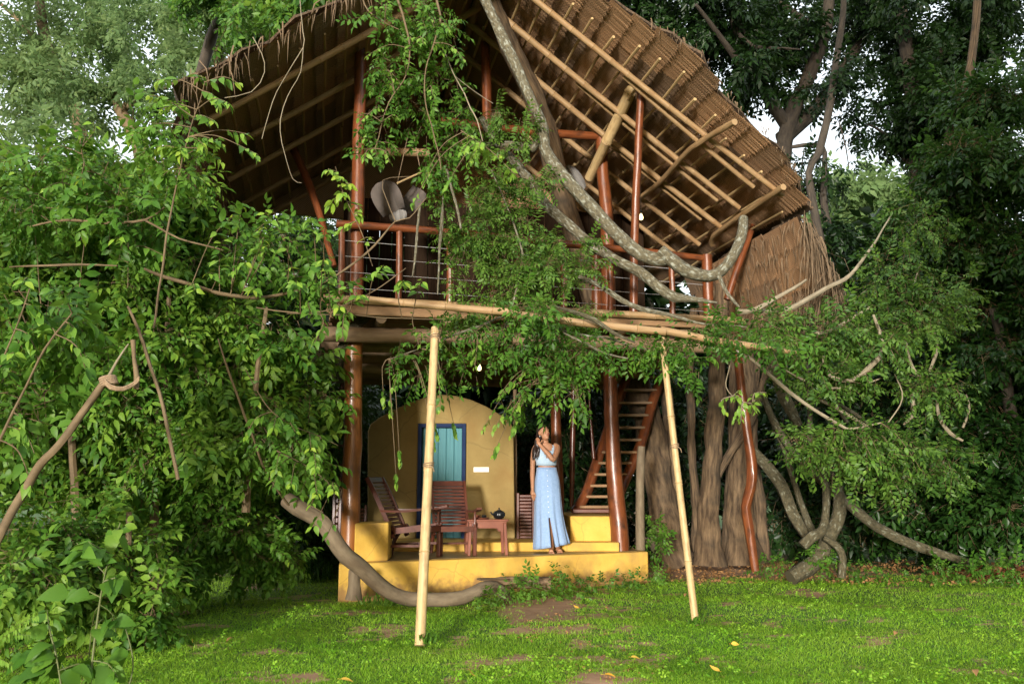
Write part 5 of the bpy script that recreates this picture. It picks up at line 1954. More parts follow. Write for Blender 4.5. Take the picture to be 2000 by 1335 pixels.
# right: nearer leafy trees
tree('leafy tree with sunlit upper spray at the right edge', [[(1905, 1085, 14.5, 16), (1880, 800, 14.5, 13), (1870, 500, 14.5, 12), (1850, 300, 14.5, 10), (1895, 130, 14.5, 8), (1912, -20, 14.5, 7)], [(1872, 480, 14.5, 7), (1930, 380, 14, 5), (1985, 330, 13.5, 4)]],
     [(1930, 330, 90, 80, 13.5, 1.2, 900), (1950, 200, 70, 70, 14, 1.2, 600), (1860, 400, 90, 90, 14.5, 1.5, 900), (1940, 520, 90, 110, 14.5, 1.5, 1000), (1800, 500, 80, 100, 15, 1.5, 900)], (.13, .055), ['leaf_deep', 'twig'], 'bark', lump=.03, twig=True)
tree('bushy dark tree filling the right edge above the lawn', [[(1985, 1095, 13.5, 16), (1980, 900, 13.5, 13), (1960, 700, 13.5, 10), (1940, 600, 13.5, 8)]],
     [(2140, 500, 110, 160, 14, 1.3, 700), (2150, 850, 110, 160, 13.6, 1.3, 700), (1950, 700, 100, 120, 14, 1.5, 1000), (1960, 900, 100, 120, 13.6, 1.5, 1000), (1850, 800, 110, 120, 14.8, 1.5, 1000), (1820, 980, 130, 90, 15, 1.3, 800), (1960, 1020, 80, 60, 13.4, 1, 400)], (.13, .06), ['leaf_deep', 'twig'], 'dark_bark', lump=.03, twig=True)
# undergrowth on the right, under and behind the arcs
t = thing('shrub', 'dark undergrowth shrubs behind the hooked root on the right', 'shrub', onz(1720, 1095, 0))
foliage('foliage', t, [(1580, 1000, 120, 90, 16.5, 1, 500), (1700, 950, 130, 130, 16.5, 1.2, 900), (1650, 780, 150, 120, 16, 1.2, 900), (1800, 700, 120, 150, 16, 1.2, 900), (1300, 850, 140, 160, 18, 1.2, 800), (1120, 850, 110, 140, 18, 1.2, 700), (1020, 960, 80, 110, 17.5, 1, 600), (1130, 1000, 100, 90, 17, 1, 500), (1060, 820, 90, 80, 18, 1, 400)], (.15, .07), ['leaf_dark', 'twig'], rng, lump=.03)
t = thing('shrub', 'dark shrubs growing behind the ochre hut on its left', 'shrub', onz(640, 1060, 0))
foliage('foliage', t, [(620, 820, 120, 130, 15.5, .6, 700), (640, 1010, 120, 80, 15.5, .6, 600), (700, 880, 60, 160, 17, .5, 500), (560, 1000, 120, 110, 14, .6, 600), (590, 470, 100, 110, 18.5, .7, 700), (480, 520, 80, 120, 18, .7, 500)], (.12, .055), ['leaf_deep', 'twig'], rng)
# the forest behind everything, one mass
wood = foliage('far_wood', None, [(px, 700 + 40 * math.sin(px * .013), 190, 290, 27 + 2 * math.sin(px * .02), 2.5, 1000) for px in range(-300, 700, 200)] +
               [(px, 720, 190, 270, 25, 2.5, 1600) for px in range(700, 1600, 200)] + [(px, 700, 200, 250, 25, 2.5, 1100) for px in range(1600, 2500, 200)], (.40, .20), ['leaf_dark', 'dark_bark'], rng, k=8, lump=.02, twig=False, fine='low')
tag(wood, 'dark forest closing the view behind the tree house', 'forest')

# ------------------------------------------------------------------ right: branches in arcs with leaves
t = thing('arching_tree', 'leafy tree of looping pale branches reaching over the lawn right of the tree house', 'tree', onz(1640, 1120, 0))
arcs = [[(1560, 640, 11, 5), (1610, 650, 11, 5), (1665, 620, 11, 5), (1700, 600, 11, 4)],
        [(1608, 695, 10.8, 4), (1612, 725, 10.8, 5), (1640, 742, 10.8, 6), (1675, 738, 10.8, 6), (1700, 715, 10.8, 6), (1722, 690, 10.8, 6), (1720, 655, 10.8, 5), (1705, 615, 10.8, 4)],
        [(1530, 720, 10.9, 3), (1570, 742, 10.9, 4), (1625, 757, 10.9, 4), (1680, 752, 10.9, 4), (1720, 738, 10.9, 3)],
        [(1768, 655, 11.2, 4), (1772, 690, 11.2, 5), (1785, 722, 11.2, 5), (1800, 738, 11.2, 4)],
        [(1815, 725, 11.2, 4), (1828, 690, 11.2, 5), (1828, 660, 11.2, 4), (1815, 635, 11.2, 3)],
        [(1748, 730, 11, 3), (1762, 765, 11, 3), (1758, 790, 11, 3), (1735, 825, 11, 3)],
        [(1780, 770, 11.3, 5), (1785, 805, 11.3, 6), (1765, 830, 11.3, 4)],
        [(1830, 780, 11.3, 4), (1835, 815, 11.3, 5), (1855, 845, 11.3, 5), (1880, 860, 11.3, 4)],
        [(1886, 770, 11.4, 3), (1893, 800, 11.4, 4), (1880, 835, 11.4, 4)],
        [(1650, 836, 10.8, 4), (1680, 835, 10.8, 4), (1720, 825, 10.8, 3)],
        [(1600, 780, 11.3, 5), (1640, 800, 11.3, 5), (1700, 835, 11.3, 4)],
        [(1800, 510, 11.6, 3), (1775, 580, 11.6, 3), (1755, 630, 11.6, 2)]]
for pts in arcs:
    P, r = spline(pxpath(pts), .06)
    mb = MB()
    mb.tube(wobble(P, .01, 4), r, 8, wob=.15)
    obj('branch', mb, 'pale_twig', t)
AR = np.vstack([spline(pxpath(p), .1)[0] for p in arcs])
foliage('foliage', t, [(1590, 640, 100, 40, 10.9, .5, 300), (1690, 660, 90, 70, 11, .6, 460), (1620, 740, 90, 40, 10.9, .4, 260), (1560, 700, 60, 40, 10.9, .4, 110), (1790, 620, 80, 70, 11.3, .6, 330), (1850, 580, 60, 60, 11.6, .5, 200), (1740, 540, 70, 60, 11.6, .5, 220), (1820, 760, 70, 50, 11.2, .5, 230),
                       (1620, 880, 80, 45, 10.8, .4, 260), (1690, 870, 70, 45, 10.9, .4, 240), (1760, 880, 70, 60, 11.1, .5, 260), (1720, 940, 60, 40, 11.2, .4, 110), (1560, 860, 30, 20, 10.7, .3, 50), (1840, 900, 60, 60, 11.5, .5, 220), (1500, 640, 60, 35, 10.3, .4, 200), (1800, 440, 70, 60, 12, .5, 200)],
        (.075, .034), ['leaf_fine', 'twig'], rng, k=9, droop=.25, twig=True, shell=.6, dens=.5)
LF = leaf_set('leaf', .10, .046, ['leaf_fine', 'leaf_mid', 'leaf_light'])
mb = MB()
leafy_twigs(t, mb, AR, [(1600, 880, 45, 24, 10.7), (1660, 870, 45, 24, 10.7), (1690, 905, 40, 20, 10.7), (1570, 860, 25, 12, 10.6), (1750, 895, 45, 20, 10.8), (1630, 720, 40, 18, 10.6), (1700, 740, 30, 16, 10.6), (1590, 740, 30, 14, 10.7), (1660, 645, 40, 20, 10.7)], LF, ('leaf_fine', 'leaf_mid', 'leaf_light'), rng, 10.7, .1)
obj('twig', mb, 'twig', t, kind='stuff')

# small bright spray hanging before the fig
t = thing('hanging_spray', 'bright green leafy spray hanging in front of the crooked trunk', 'leafy branch', at(1450, 800, 9.6))
st_pts = [(1430, 690, 9.6, 2), (1424, 720, 9.6, 2.5), (1418, 755, 9.6, 2), (1440, 780, 9.6, 2), (1470, 788, 9.6, 1.6)]
P, r = spline(pxpath(st_pts), .05)
mb = MB()
mb.tube(P, r, 6)
LB = leaf_set('leaf', .085, .042, ['leaf_mid', 'leaf_light', 'leaf_young'])
leafy_twigs(t, mb, P[4:], [(1425, 790, 18, 16), (1440, 820, 20, 16), (1425, 815, 15, 10), (1478, 780, 18, 18), (1465, 800, 15, 12), (1440, 765, 15, 8)], LB, ('leaf_light', 'leaf_light', 'leaf_young'), rng, 9.55, .085, hang=.5)
obj('twig', mb, 'pale_twig', t, kind='stuff')

# ------------------------------------------------------------------ centre: leaves over the bamboo pole and balcony
t = thing('climbing_plant', 'fine leaved climbing plant tangled over the middle of the balcony and bamboo pole', 'climber', at(1050, 560, 9.8))
stems = [[(965, 690, 9.8, 4), (1000, 600, 9.8, 4), (1020, 500, 9.9, 4), (990, 400, 10, 3), (960, 330, 10, 3)], [(1000, 610, 9.7, 4), (1080, 640, 9.6, 4), (1180, 660, 9.5, 4), (1300, 690, 9.5, 3), (1390, 700, 9.5, 3)], [(980, 620, 9.6, 4), (900, 650, 9.5, 4), (820, 680, 9.4, 3), (760, 700, 9.4, 2)], [(1040, 640, 9.6, 3), (1060, 720, 9.5, 3), (1130, 780, 9.4, 2)]]
for pts in stems:
    P, r = spline(pxpath(pts), .08)
    mb = MB()
    mb.tube(wobble(P, .03, 3), r, 7, wob=.15)
    obj('stem', mb, 'lichen_bark', t)
CL = np.vstack([spline(pxpath(p), .12)[0] for p in stems])
foliage('fine_foliage', t, [(1040, 470, 75, 60, 10.2, .35, 340), (960, 380, 55, 70, 10.2, .35, 260), (1000, 560, 70, 60, 10, .4, 260), (1085, 545, 70, 70, 9.9, .4, 420), (1150, 600, 40, 40, 9.7, .3, 110), (900, 470, 30, 60, 10.3, .3, 70), (960, 270, 40, 50, 10.3, .3, 90), (1030, 250, 50, 30, 10.3, .3, 60), (940, 200, 40, 60, 10.3, .3, 90), (1120, 490, 40, 30, 10, .3, 110), (900, 530, 55, 60, 10.1, .3, 200), (870, 430, 45, 60, 10.2, .3, 150), (960, 470, 60, 60, 10.1, .3, 220), (1030, 380, 50, 60, 10.2, .3, 200), (930, 600, 60, 30, 9.7, .3, 130)],
        (.062, .024), ['leaf_fine', 'twig'], rng, k=11, droop=.3, shell=.6, pinnate=True, dens=.5, lump=.05)
foliage('foliage', t, [(1060, 640, 60, 40, 9.5, .35, 200), (1000, 680, 60, 45, 9.4, .35, 200), (1090, 700, 70, 50, 9.4, .35, 300), (1150, 690, 45, 35, 9.3, .3, 190), (1245, 682, 50, 18, 9.4, .3, 120), (1325, 685, 50, 24, 9.4, .3, 200), (1050, 612, 50, 22, 8.85, .15, 130), (1370, 640, 50, 30, 9.5, .3, 140), (1520, 672, 60, 22, 9.3, .2, 130), (1420, 660, 40, 16, 9.2, .15, 70), (1430, 640, 50, 30, 9.7, .3, 130), (1030, 600, 50, 30, 9.6, .3, 130), (960, 650, 40, 35, 9.5, .3, 110), (860, 660, 50, 40, 9.4, .3, 90), (790, 690, 40, 30, 9.4, .25, 55), (1120, 760, 28, 35, 9.3, .25, 70), (1020, 770, 45, 40, 9.4, .25, 80), (900, 720, 40, 40, 9.4, .25, 80), (1340, 720, 40, 25, 9.4, .25, 70), (820, 730, 30, 30, 9.4, .2, 40)],
        (.075, .034), ['leaf_mid', 'twig'], rng, k=8, droop=.4, shell=.6, dens=.3)
LM = leaf_set('leaf', .085, .042, ['leaf_mid', 'leaf_light', 'leaf_young'])
mb = MB()
leafy_twigs(t, mb, CL, [(1120, 800, 16, 14, 9.3), (1125, 830, 12, 10, 9.3), (1000, 800, 22, 18, 9.3), (960, 825, 24, 18, 9.3), (980, 780, 22, 16, 9.3), (1160, 725, 20, 14, 9.3), (1090, 740, 30, 24, 9.3), (1040, 720, 30, 22, 9.3), (940, 690, 28, 18, 9.3), (860, 690, 25, 18, 9.25), (790, 620, 28, 16, 9.2), (850, 610, 28, 16, 9.2), (1385, 700, 18, 14, 9.35), (1270, 700, 25, 18, 9.3), (770, 710, 20, 12, 9.3), (760, 745, 18, 12, 9.3), (880, 750, 16, 10, 9.3), (1060, 780, 20, 14, 9.3)],
            LM, ('leaf_mid', 'leaf_light', 'leaf_light'), rng, 9.3, .085, hang=.5)
# thin strings with small tufts in front of the hut
leafy_twigs(t, mb, CL, [(750, 785, 10, 8, 9.4), (772, 818, 12, 8, 9.4), (875, 835, 16, 14, 9.3), (845, 855, 14, 12, 9.3), (855, 870, 10, 8, 9.3), (862, 800, 14, 8, 9.3), (950, 898, 16, 14, 9.2), (788, 905, 7, 7, 9.4), (775, 935, 10, 7, 9.4), (990, 830, 14, 10, 9.3)],
            LM, ('leaf_mid', 'leaf_light', 'leaf_young'), rng, 9.3, .085, hang=.9)
obj('twig', mb, 'twig', t, kind='stuff')

t = thing('hanging_branch', 'bright leafy cascade hanging from the top of the frame over the left bay', 'leafy branch', at(800, 20, 9.2))
stems = [[(760, -60, 9.3, 5), (790, 40, 9.2, 4), (800, 130, 9.2, 3), (760, 200, 9.2, 3), (730, 290, 9.2, 2)], [(830, -60, 9.3, 5), (860, 30, 9.2, 4), (835, 120, 9.2, 3), (830, 200, 9.3, 3), (850, 260, 9.4, 3), (860, 330, 9.4, 2)], [(690, -60, 9.3, 4), (720, 20, 9.2, 3), (780, 60, 9.2, 2)]]
mb = MB()
for pts in stems:
    P, r = spline(pxpath(pts), .08)
    mb.tube(wobble(P, .03, 3), r, 7, wob=.12)
CS = np.vstack([spline(pxpath(p), .1)[0] for p in stems])
leafy_twigs(t, mb, CS, [(710, 10, 35, 22), (760, 20, 40, 26), (820, 20, 45, 30), (880, 40, 35, 24), (860, 90, 35, 24), (800, 80, 40, 26), (740, 90, 30, 18), (770, 140, 40, 24), (810, 150, 30, 18), (740, 215, 30, 20), (720, 255, 28, 20), (715, 300, 25, 18), (760, 180, 30, 18), (780, 240, 30, 16), (835, 175, 25, 14), (900, 110, 20, 12), (745, 330, 22, 12), (790, 290, 25, 12), (730, 150, 25, 14), (700, 210, 15, 8)],
            LM, ('leaf_mid', 'leaf_light', 'leaf_light'), rng, 9.1, .085, hang=.5, dens=.62)
obj('twig', mb, 'twig', t, kind='stuff')
foliage('foliage', t, [(790, 40, 90, 60, 9.5, .35, 130), (760, 150, 50, 60, 9.5, .3, 75), (850, 60, 60, 50, 9.4, .3, 75), (735, 260, 30, 70, 9.5, .25, 50), (820, 220, 45, 60, 9.8, .3, 60), (860, 320, 40, 60, 9.9, .3, 70), (900, 260, 30, 70, 10, .3, 60), (850, 150, 60, 60, 9.8, .3, 70)], (.08, .038), ['leaf_mid', 'twig'], rng, k=8, droop=.5, shell=.6, dens=.7)

t = thing('hanging_branch', 'small bright leafy branch in front of the middle of the tree house', 'leafy branch', at(940, 300, 9.0))
mb = MB()
P, r = spline(pxpath([(900, 255, 9.1, 2.5), (930, 275, 9, 2.5), (965, 300, 9, 2), (1005, 340, 9, 1.5)]), .05)
mb.tube(P, r, 6)
leafy_twigs(t, mb, P, [(895, 285, 14, 10), (920, 290, 18, 14), (910, 310, 14, 10), (940, 275, 16, 12), (955, 300, 14, 12), (975, 310, 14, 12), (1000, 330, 12, 10), (990, 350, 12, 10), (920, 270, 12, 8)], LM, ('leaf_light', 'leaf_light', 'leaf_young'), rng, 8.95, .085, hang=.4)
leafy_twigs(t, mb, P, [(820, 365, 14, 8), (850, 360, 20, 12), (800, 395, 12, 6)], LM, ('leaf_mid', 'leaf_light', 'leaf_light'), rng, 9.1, .085, hang=.4)
obj('twig', mb, 'twig', t, kind='stuff')


# ------------------------------------------------------------------ left: shrubs
LS = leaf_set('leaf', .115, .055, ['leaf_mid', 'leaf_light', 'leaf_young'])


def shrub(label, stems, blobs, leaf, mats, base_px, D, clusters=(), tones=('leaf_mid', 'leaf_light', 'leaf_young'), lset=None, hang=.35, dens=1.0, name='shrub', fine=True, bark='twig', k=8, droop=.4, cat='shrub', shell=.5, lump=0.0, cdens=1.0, leaf_l=.11, gap=.55):
    t = thing(name, label, cat, at(*base_px, D))
    mb = MB()
    pts = []
    for s in stems:
        P, r = spline(pxpath(s), .08)
        P = wobble(P, .012, 3)
        mb.tube(P, r, 7, wob=.12)
        pts.append(P)
    if stems:
        obj('stem', mb, bark, t)
    if blobs:
        foliage('foliage', t, blobs, leaf, mats, rng, k=k, droop=droop, fine=fine, twig=True, shell=shell, dens=dens, lump=lump, gap=gap)
    if clusters:
        mb = MB()
        leafy_twigs(t, mb, np.vstack(pts), clusters, lset or LS, tones, rng, D, leaf_l, hang=hang, dens=cdens)
        obj('twig', mb, bark, t, kind='stuff')
    return t


# the big mass behind
shrub('tall shrub thicket standing left of the tree house below the haze tinted trees', [[(300, 1050, 9.6, 9), (310, 800, 9.6, 8), (330, 600, 9.6, 6), (320, 420, 9.6, 5)], [(150, 1050, 9.6, 8), (130, 700, 9.6, 7), (100, 450, 9.6, 5)], [(480, 1000, 9.9, 8), (500, 750, 9.9, 6), (520, 600, 9.9, 5)]],
      [(60, 420, 110, 90, 9.6, .6, 420), (200, 400, 110, 85, 9.6, .6, 480), (320, 400, 70, 100, 9.8, .6, 330), (80, 560, 130, 90, 9.6, .6, 480), (240, 540, 120, 90, 9.6, .6, 500), (380, 560, 90, 100, 9.9, .6, 420), (500, 640, 110, 90, 10.2, .5, 460), (300, 700, 140, 90, 9.6, .6, 560), (120, 720, 130, 100, 9.4, .6, 480), (450, 780, 120, 90, 10, .5, 480), (590, 760, 60, 80, 10.6, .4, 260), (300, 870, 160, 100, 9.4, .6, 520), (550, 880, 70, 80, 10.5, .4, 260), (120, 890, 150, 110, 10.6, .5, 560), (260, 980, 130, 90, 10.9, .5, 420), (-130, 560, 110, 150, 9.8, .6, 380), (-140, 850, 120, 150, 9.8, .6, 380), (280, 330, 80, 50, 10, .5, 180), (120, 330, 110, 40, 10, .5, 180)],
      (.115, .052), ['leaf_shrub', 'twig'], (280, 1050), 9.6, dens=.85, lump=.04, fine=True)
shrub('backing layer of dark shrubs added to darken gaps in the left thicket', [[(220, 1080, 11.4, 8), (230, 700, 11.4, 6)]],  # added backing; its deep leaf colour stands for shade between the leaves
      [(80, 500, 160, 120, 11.4, .4, 330), (300, 520, 140, 130, 11.4, .4, 330), (480, 680, 120, 120, 11.6, .4, 330), (150, 760, 190, 130, 11.2, .4, 420), (380, 880, 150, 120, 11.4, .4, 380), (590, 860, 70, 130, 12.2, .3, 260)],
      (.14, .065), ['leaf_deep', 'twig'], (220, 1080), 11.4, fine='low')
# dark lower shrubs
shrub('dense dark shrub at the left edge of the lawn behind the broadleaf plant', [[(250, 1180, 8.2, 8), (250, 1000, 8.2, 6)]],
      [(190, 1120, 120, 90, 8.2, .6, 480), (60, 1120, 110, 110, 7.6, .6, 430), (290, 1170, 90, 45, 8.0, .4, 210)],
      (.10, .045), ['leaf_shrub', 'twig'], (250, 1180), 8.2, dens=.9, lump=.05)
shrub('rounded bright green bush at the lawn edge left of the platform', [[(420, 1110, 10.2, 8), (420, 1000, 10.2, 6)]],
      [(400, 1020, 105, 90, 10.2, .6, 560), (475, 1055, 65, 65, 10.2, .4, 300), (360, 930, 80, 55, 10.2, .5, 240), (350, 1105, 90, 40, 9.8, .4, 260)],
      (.085, .042), ['leaf_mid', 'twig'], (400, 1120), 10.2, dens=1.0, lump=.05,
      clusters=[(360, 960, 30, 10, 9.6), (420, 970, 30, 10, 9.6), (400, 1040, 30, 10, 9.5), (460, 1030, 30, 10, 9.8), (350, 1040, 30, 10, 9.5), (440, 1090, 30, 8, 9.8), (490, 1070, 25, 8, 9.8)], leaf_l=.09, lset=LM)
shrub('fresh green shrub between the dark shrub and the snaking root', [[(505, 1110, 10.4, 5), (505, 1020, 10.4, 4)]],
      [(510, 1040, 45, 55, 10.5, .3, 150), (545, 1090, 45, 30, 10.3, .3, 110)], (.085, .042), ['leaf_mid', 'twig'], (500, 1100), 10.3,
      clusters=[(505, 1010, 25, 10, 10.2), (520, 1060, 25, 10, 10), (550, 1080, 20, 8, 10)], leaf_l=.09, lset=LM)
# sunlit sprays in front
shrub('long leafy branch reaching from the left across to the balcony corner', [[(280, 525, 7.8, 4), (320, 540, 7.9, 5), (430, 572, 8.1, 5), (510, 581, 8.3, 5), (600, 563, 8.5, 4), (666, 532, 8.6, 4), (720, 490, 8.7, 4), (771, 432, 8.8, 3), (800, 425, 8.8, 2.5), (835, 385, 8.9, 2)], [(500, 600, 8.3, 3), (600, 611, 8.4, 3), (681, 592, 8.5, 3), (735, 565, 8.6, 2.5), (792, 523, 8.7, 2)], [(560, 612, 8.3, 2), (680, 615, 8.4, 2), (750, 620, 8.5, 2), (870, 622, 8.6, 1.5)], [(772, 430, 8.8, 2.5), (755, 390, 8.8, 2), (748, 352, 8.8, 1.6), (800, 345, 8.8, 1)]],
      [(520, 480, 80, 60, 8.5, .3, 65), (620, 560, 60, 40, 8.6, .25, 35)], (.10, .05), ['leaf_mid', 'twig'], (310, 535), 7.9,
      clusters=[(430, 430, 28, 16), (470, 415, 25, 14), (510, 420, 28, 18), (550, 430, 30, 20), (590, 440, 26, 16), (620, 455, 20, 12), (450, 470, 30, 18), (500, 470, 32, 20), (560, 480, 32, 20), (610, 500, 30, 18), (460, 520, 30, 18), (520, 530, 32, 18), (580, 545, 30, 18), (640, 530, 28, 18), (690, 545, 26, 14), (740, 520, 22, 14), (790, 525, 22, 16), (815, 535, 18, 12), (640, 580, 24, 10), (600, 620, 22, 10), (690, 640, 22, 10), (620, 650, 20, 8), (700, 560, 20, 10), (665, 600, 18, 8), (420, 550, 25, 12), (380, 545, 22, 10)], cdens=.85)
shrub('leafy branch standing up in front of the dark left thatch', [[(300, 640, 7.6, 4), (318, 520, 7.6, 4), (335, 400, 7.6, 3.5), (352, 330, 7.6, 3), (372, 250, 7.6, 2.5), (390, 200, 7.6, 2), (400, 160, 7.6, 1.5)]],
      [(310, 250, 55, 50, 7.8, .3, 50), (350, 330, 40, 50, 7.8, .3, 30)], (.09, .045), ['leaf_mid', 'twig'], (300, 640), 7.6,
      clusters=[(300, 190, 28, 12), (335, 215, 28, 14), (330, 175, 20, 8), (395, 160, 14, 10), (420, 185, 22, 14), (455, 165, 18, 8), (400, 225, 20, 12), (450, 225, 26, 12), (420, 255, 26, 14), (460, 275, 28, 16), (500, 285, 18, 10), (440, 300, 22, 12), (280, 250, 28, 12), (310, 290, 30, 14), (300, 330, 28, 12), (350, 280, 25, 12)], hang=.25)
shrub('pale young sprig in front of the left balcony post', [[(728, 520, 8.9, 2), (708, 460, 8.9, 2), (690, 420, 8.9, 1.8), (672, 380, 8.9, 1.5), (655, 325, 8.9, 1)]], [], (.09, .045), ['leaf_mid', 'twig'], (728, 520), 8.9,
      clusters=[(645, 325, 12, 6), (655, 350, 16, 8), (680, 365, 16, 8), (700, 345, 14, 6), (660, 400, 18, 8), (690, 395, 14, 6), (670, 440, 16, 6), (710, 420, 14, 6), (720, 470, 12, 4)], tones=('leaf_light', 'leaf_young', 'leaf_young'), hang=.2, cdens=1.2)
shrub('bright leaved shrub at the middle left edge near the camera', [[(-20, 900, 6.2, 5), (40, 780, 6.2, 4), (90, 680, 6.2, 4), (140, 610, 6.3, 3)], [(-20, 760, 6.2, 4), (30, 640, 6.2, 3), (60, 560, 6.3, 3)]],
      [(60, 620, 90, 60, 6.6, .4, 60), (150, 680, 70, 50, 6.8, .3, 40), (40, 800, 60, 70, 6.6, .4, 40)], (.11, .054), ['leaf_mid', 'twig'], (0, 900), 6.2,
      clusters=[(30, 590, 40, 14), (90, 600, 35, 12), (120, 650, 40, 14), (50, 660, 40, 14), (160, 640, 30, 10), (20, 720, 40, 12), (90, 720, 40, 12), (30, 830, 40, 14), (60, 860, 35, 12), (20, 900, 35, 10), (80, 920, 35, 8), (90, 830, 30, 8), (130, 560, 30, 10), (40, 520, 35, 12), (190, 700, 30, 8)], hang=.35)
shrub('leafy shrub top catching light below the haze tinted trees', [[(150, 600, 8.3, 2), (170, 400, 8.2, 2), (160, 290, 8, 1.5)], [(80, 600, 8.3, 2), (60, 380, 8.2, 2)], [(250, 560, 8.3, 2), (250, 400, 8.2, 2)]],
      [(150, 340, 120, 60, 8.3, .4, 110), (60, 420, 90, 60, 8.2, .4, 80), (250, 420, 80, 60, 8.2, .4, 80)], (.10, .05), ['leaf_mid', 'twig'], (150, 600), 8,
      clusters=[(140, 260, 28, 10), (175, 250, 28, 12), (210, 290, 28, 12), (110, 300, 32, 12), (60, 310, 30, 12), (30, 350, 30, 10), (160, 320, 32, 12), (230, 340, 30, 12), (100, 370, 30, 12), (180, 390, 30, 10), (270, 380, 28, 10), (50, 430, 32, 10), (130, 440, 30, 10), (240, 470, 32, 10), (320, 480, 28, 10), (200, 500, 30, 8), (330, 400, 25, 8)], cdens=.85)
shrub('drooping leafy branch hanging beside the orange post above the root', [[(480, 720, 8.7, 2.5), (520, 790, 8.8, 2.5), (570, 830, 9, 2), (620, 850, 9.1, 1.6), (660, 868, 9.2, 1)], [(540, 880, 9.1, 2.5), (600, 910, 9.2, 2), (650, 950, 9.3, 1.5), (668, 955, 9.3, 1)], [(600, 985, 9.5, 2), (630, 1000, 9.5, 1.5)]], [(520, 860, 60, 60, 9.3, .3, 60), (590, 900, 40, 50, 9.4, .25, 40)], (.095, .046), ['leaf_mid', 'twig'], (480, 720), 8.7,
      clusters=[(520, 780, 24, 10), (550, 830, 22, 12), (590, 845, 20, 12), (630, 860, 16, 10), (590, 880, 22, 12), (560, 900, 22, 12), (620, 920, 20, 12), (600, 950, 22, 12), (650, 955, 14, 12), (570, 945, 20, 10), (620, 980, 18, 8), (600, 1010, 16, 6), (640, 1045, 8, 3), (500, 830, 22, 10), (540, 960, 20, 8)], hang=.3)
# broad-leaved plant near the camera
LBig = leaf_set('leaf', .155, .10, ['leaf_shrub', 'leaf_mid', 'leaf_young'], teeth=1)
t = thing('broadleaf_plant', 'plant with large toothed heart shaped leaves at the lower left corner', 'plant', onz(190, 1400, 0))
stems = [[(170, 1400, 5.6, 4), (185, 1250, 5.7, 4), (205, 1120, 5.8, 3), (235, 1020, 5.9, 2.5)], [(130, 1400, 5.5, 4), (110, 1280, 5.5, 3)], [(230, 1400, 5.8, 3), (260, 1300, 5.9, 3), (240, 1210, 6, 2.5)], [(205, 1120, 5.8, 2.5), (150, 1060, 5.8, 2)]]
mb = MB()
for s in stems:
    P, r = spline(pxpath(s), .06)
    mb.tube(P, r, 7)
CSx = np.vstack([spline(pxpath(p), .05)[0] for p in stems])
leafy_twigs(t, mb, CSx, [(150, 1090, 30, 6), (130, 1170, 35, 7), (110, 1220, 35, 7), (190, 1130, 35, 6), (95, 1260, 35, 7), (60, 1310, 40, 7), (150, 1300, 40, 7), (200, 1290, 35, 6), (260, 1280, 35, 6), (230, 1220, 30, 5), (40, 1260, 30, 5), (200, 1060, 28, 5), (225, 1030, 18, 4)], LBig, ('leaf_shrub', 'leaf_mid', 'leaf_mid'), rng, 5.75, .14, hang=.1, up=(0, -.6, .8), dens=1.35)
obj('stem', mb, 'green_twig', t)
mb = MB()
t = thing('sprig', 'small sprig with yellow green hanging leaves at the lower left', 'plant', onz(190, 1330, 0))
P, r = spline(pxpath([(170, 1330, 6.0, 2.5), (180, 1220, 6.0, 2.5), (195, 1180, 6.0, 2), (225, 1205, 6.0, 1.5)]), .05)
mb.tube(P, r, 6)
leafy_twigs(t, mb, P, [(185, 1225, 14, 5), (200, 1235, 14, 5), (228, 1230, 12, 6)], LS, ('leaf_light', 'leaf_young', 'leaf_young'), rng, 5.95, .11, hang=.6)
obj('stem', mb, 'green_twig', t)
# feathery plant
t = thing('feathery_plant', 'feathery fern like plant at the left edge low down', 'plant', onz(0, 1400, 0))
mb = MB()
mb2 = MB()
lv = leaf_mesh('leaflet', .030, .011, .1, 'leaf_light')
fr = random.Random(5)
for (x0, y0, x1, y1) in ((-10, 1260, 75, 1200), (-10, 1255, 60, 1240), (-15, 1270, 40, 1225), (-20, 1290, 25, 1300)):
    P, r = spline(pxpath([(x0 - 30, y0 + 60, 5.4, 1.6), (x0, y0, 5.4, 1.4), ((x0 + x1) / 2, (y0 + y1) / 2 - 8, 5.35, 1.1), (x1, y1, 5.3, .6)]), .018)
    mb.tube(P, r, 5)
    for i in range(8, len(P) - 1):
        td = (P[i + 1] - P[i]); td /= np.linalg.norm(td)
        for s in (-1, 1):
            d = np.array([0, 0, 1.0]) * s * .8 + td * .6 + np.array([0, -.35, -.1])
            leaf_at(t, [lv], P[i], d, rng, fr.uniform(1.1, 1.6), 'leaflet')
obj('stem', mb, 'green_twig', t)

# ------------------------------------------------------------------ grass, weeds, litter
def blades(name, pos, h, w, lean, mats, r, kind='stuff', parent=None, seg2=False):
    n = len(pos)
    a = r.uniform(0, 2 * math.pi, n)
    wd = np.stack([np.cos(a), np.sin(a), np.zeros(n)], 1) * w[:, None]
    a2 = r.uniform(0, 2 * math.pi, n)
    ld = np.stack([np.cos(a2), np.sin(a2), np.zeros(n)], 1) * (lean * h)[:, None]
    up = np.array([0, 0, 1.0])
    b0, b1 = pos - wd, pos + wd
    tip = pos + ld + up * (h * np.clip(1 - .45 * lean, .2, 1))[:, None]
    if seg2:
        m0 = pos + ld * .35 + up * (h * .6)[:, None]
        V = np.stack([b0, b1, m0 + wd * .8, m0 - wd * .8, tip], 1).reshape(-1, 3)
        base = (np.arange(n) * 5)[:, None]
        F = np.concatenate([base + np.array([[0, 1, 2]]), base + np.array([[0, 2, 3]]), base + np.array([[3, 2, 4]])], 1).reshape(-1, 3)
    else:
        V = np.stack([b0, b1, tip], 1).reshape(-1, 3)
        F = np.arange(n * 3).reshape(-1, 3)
    me = fast_mesh(name, V, F, mats)
    o = place(name, me, parent)
    o['kind'] = kind
    return o


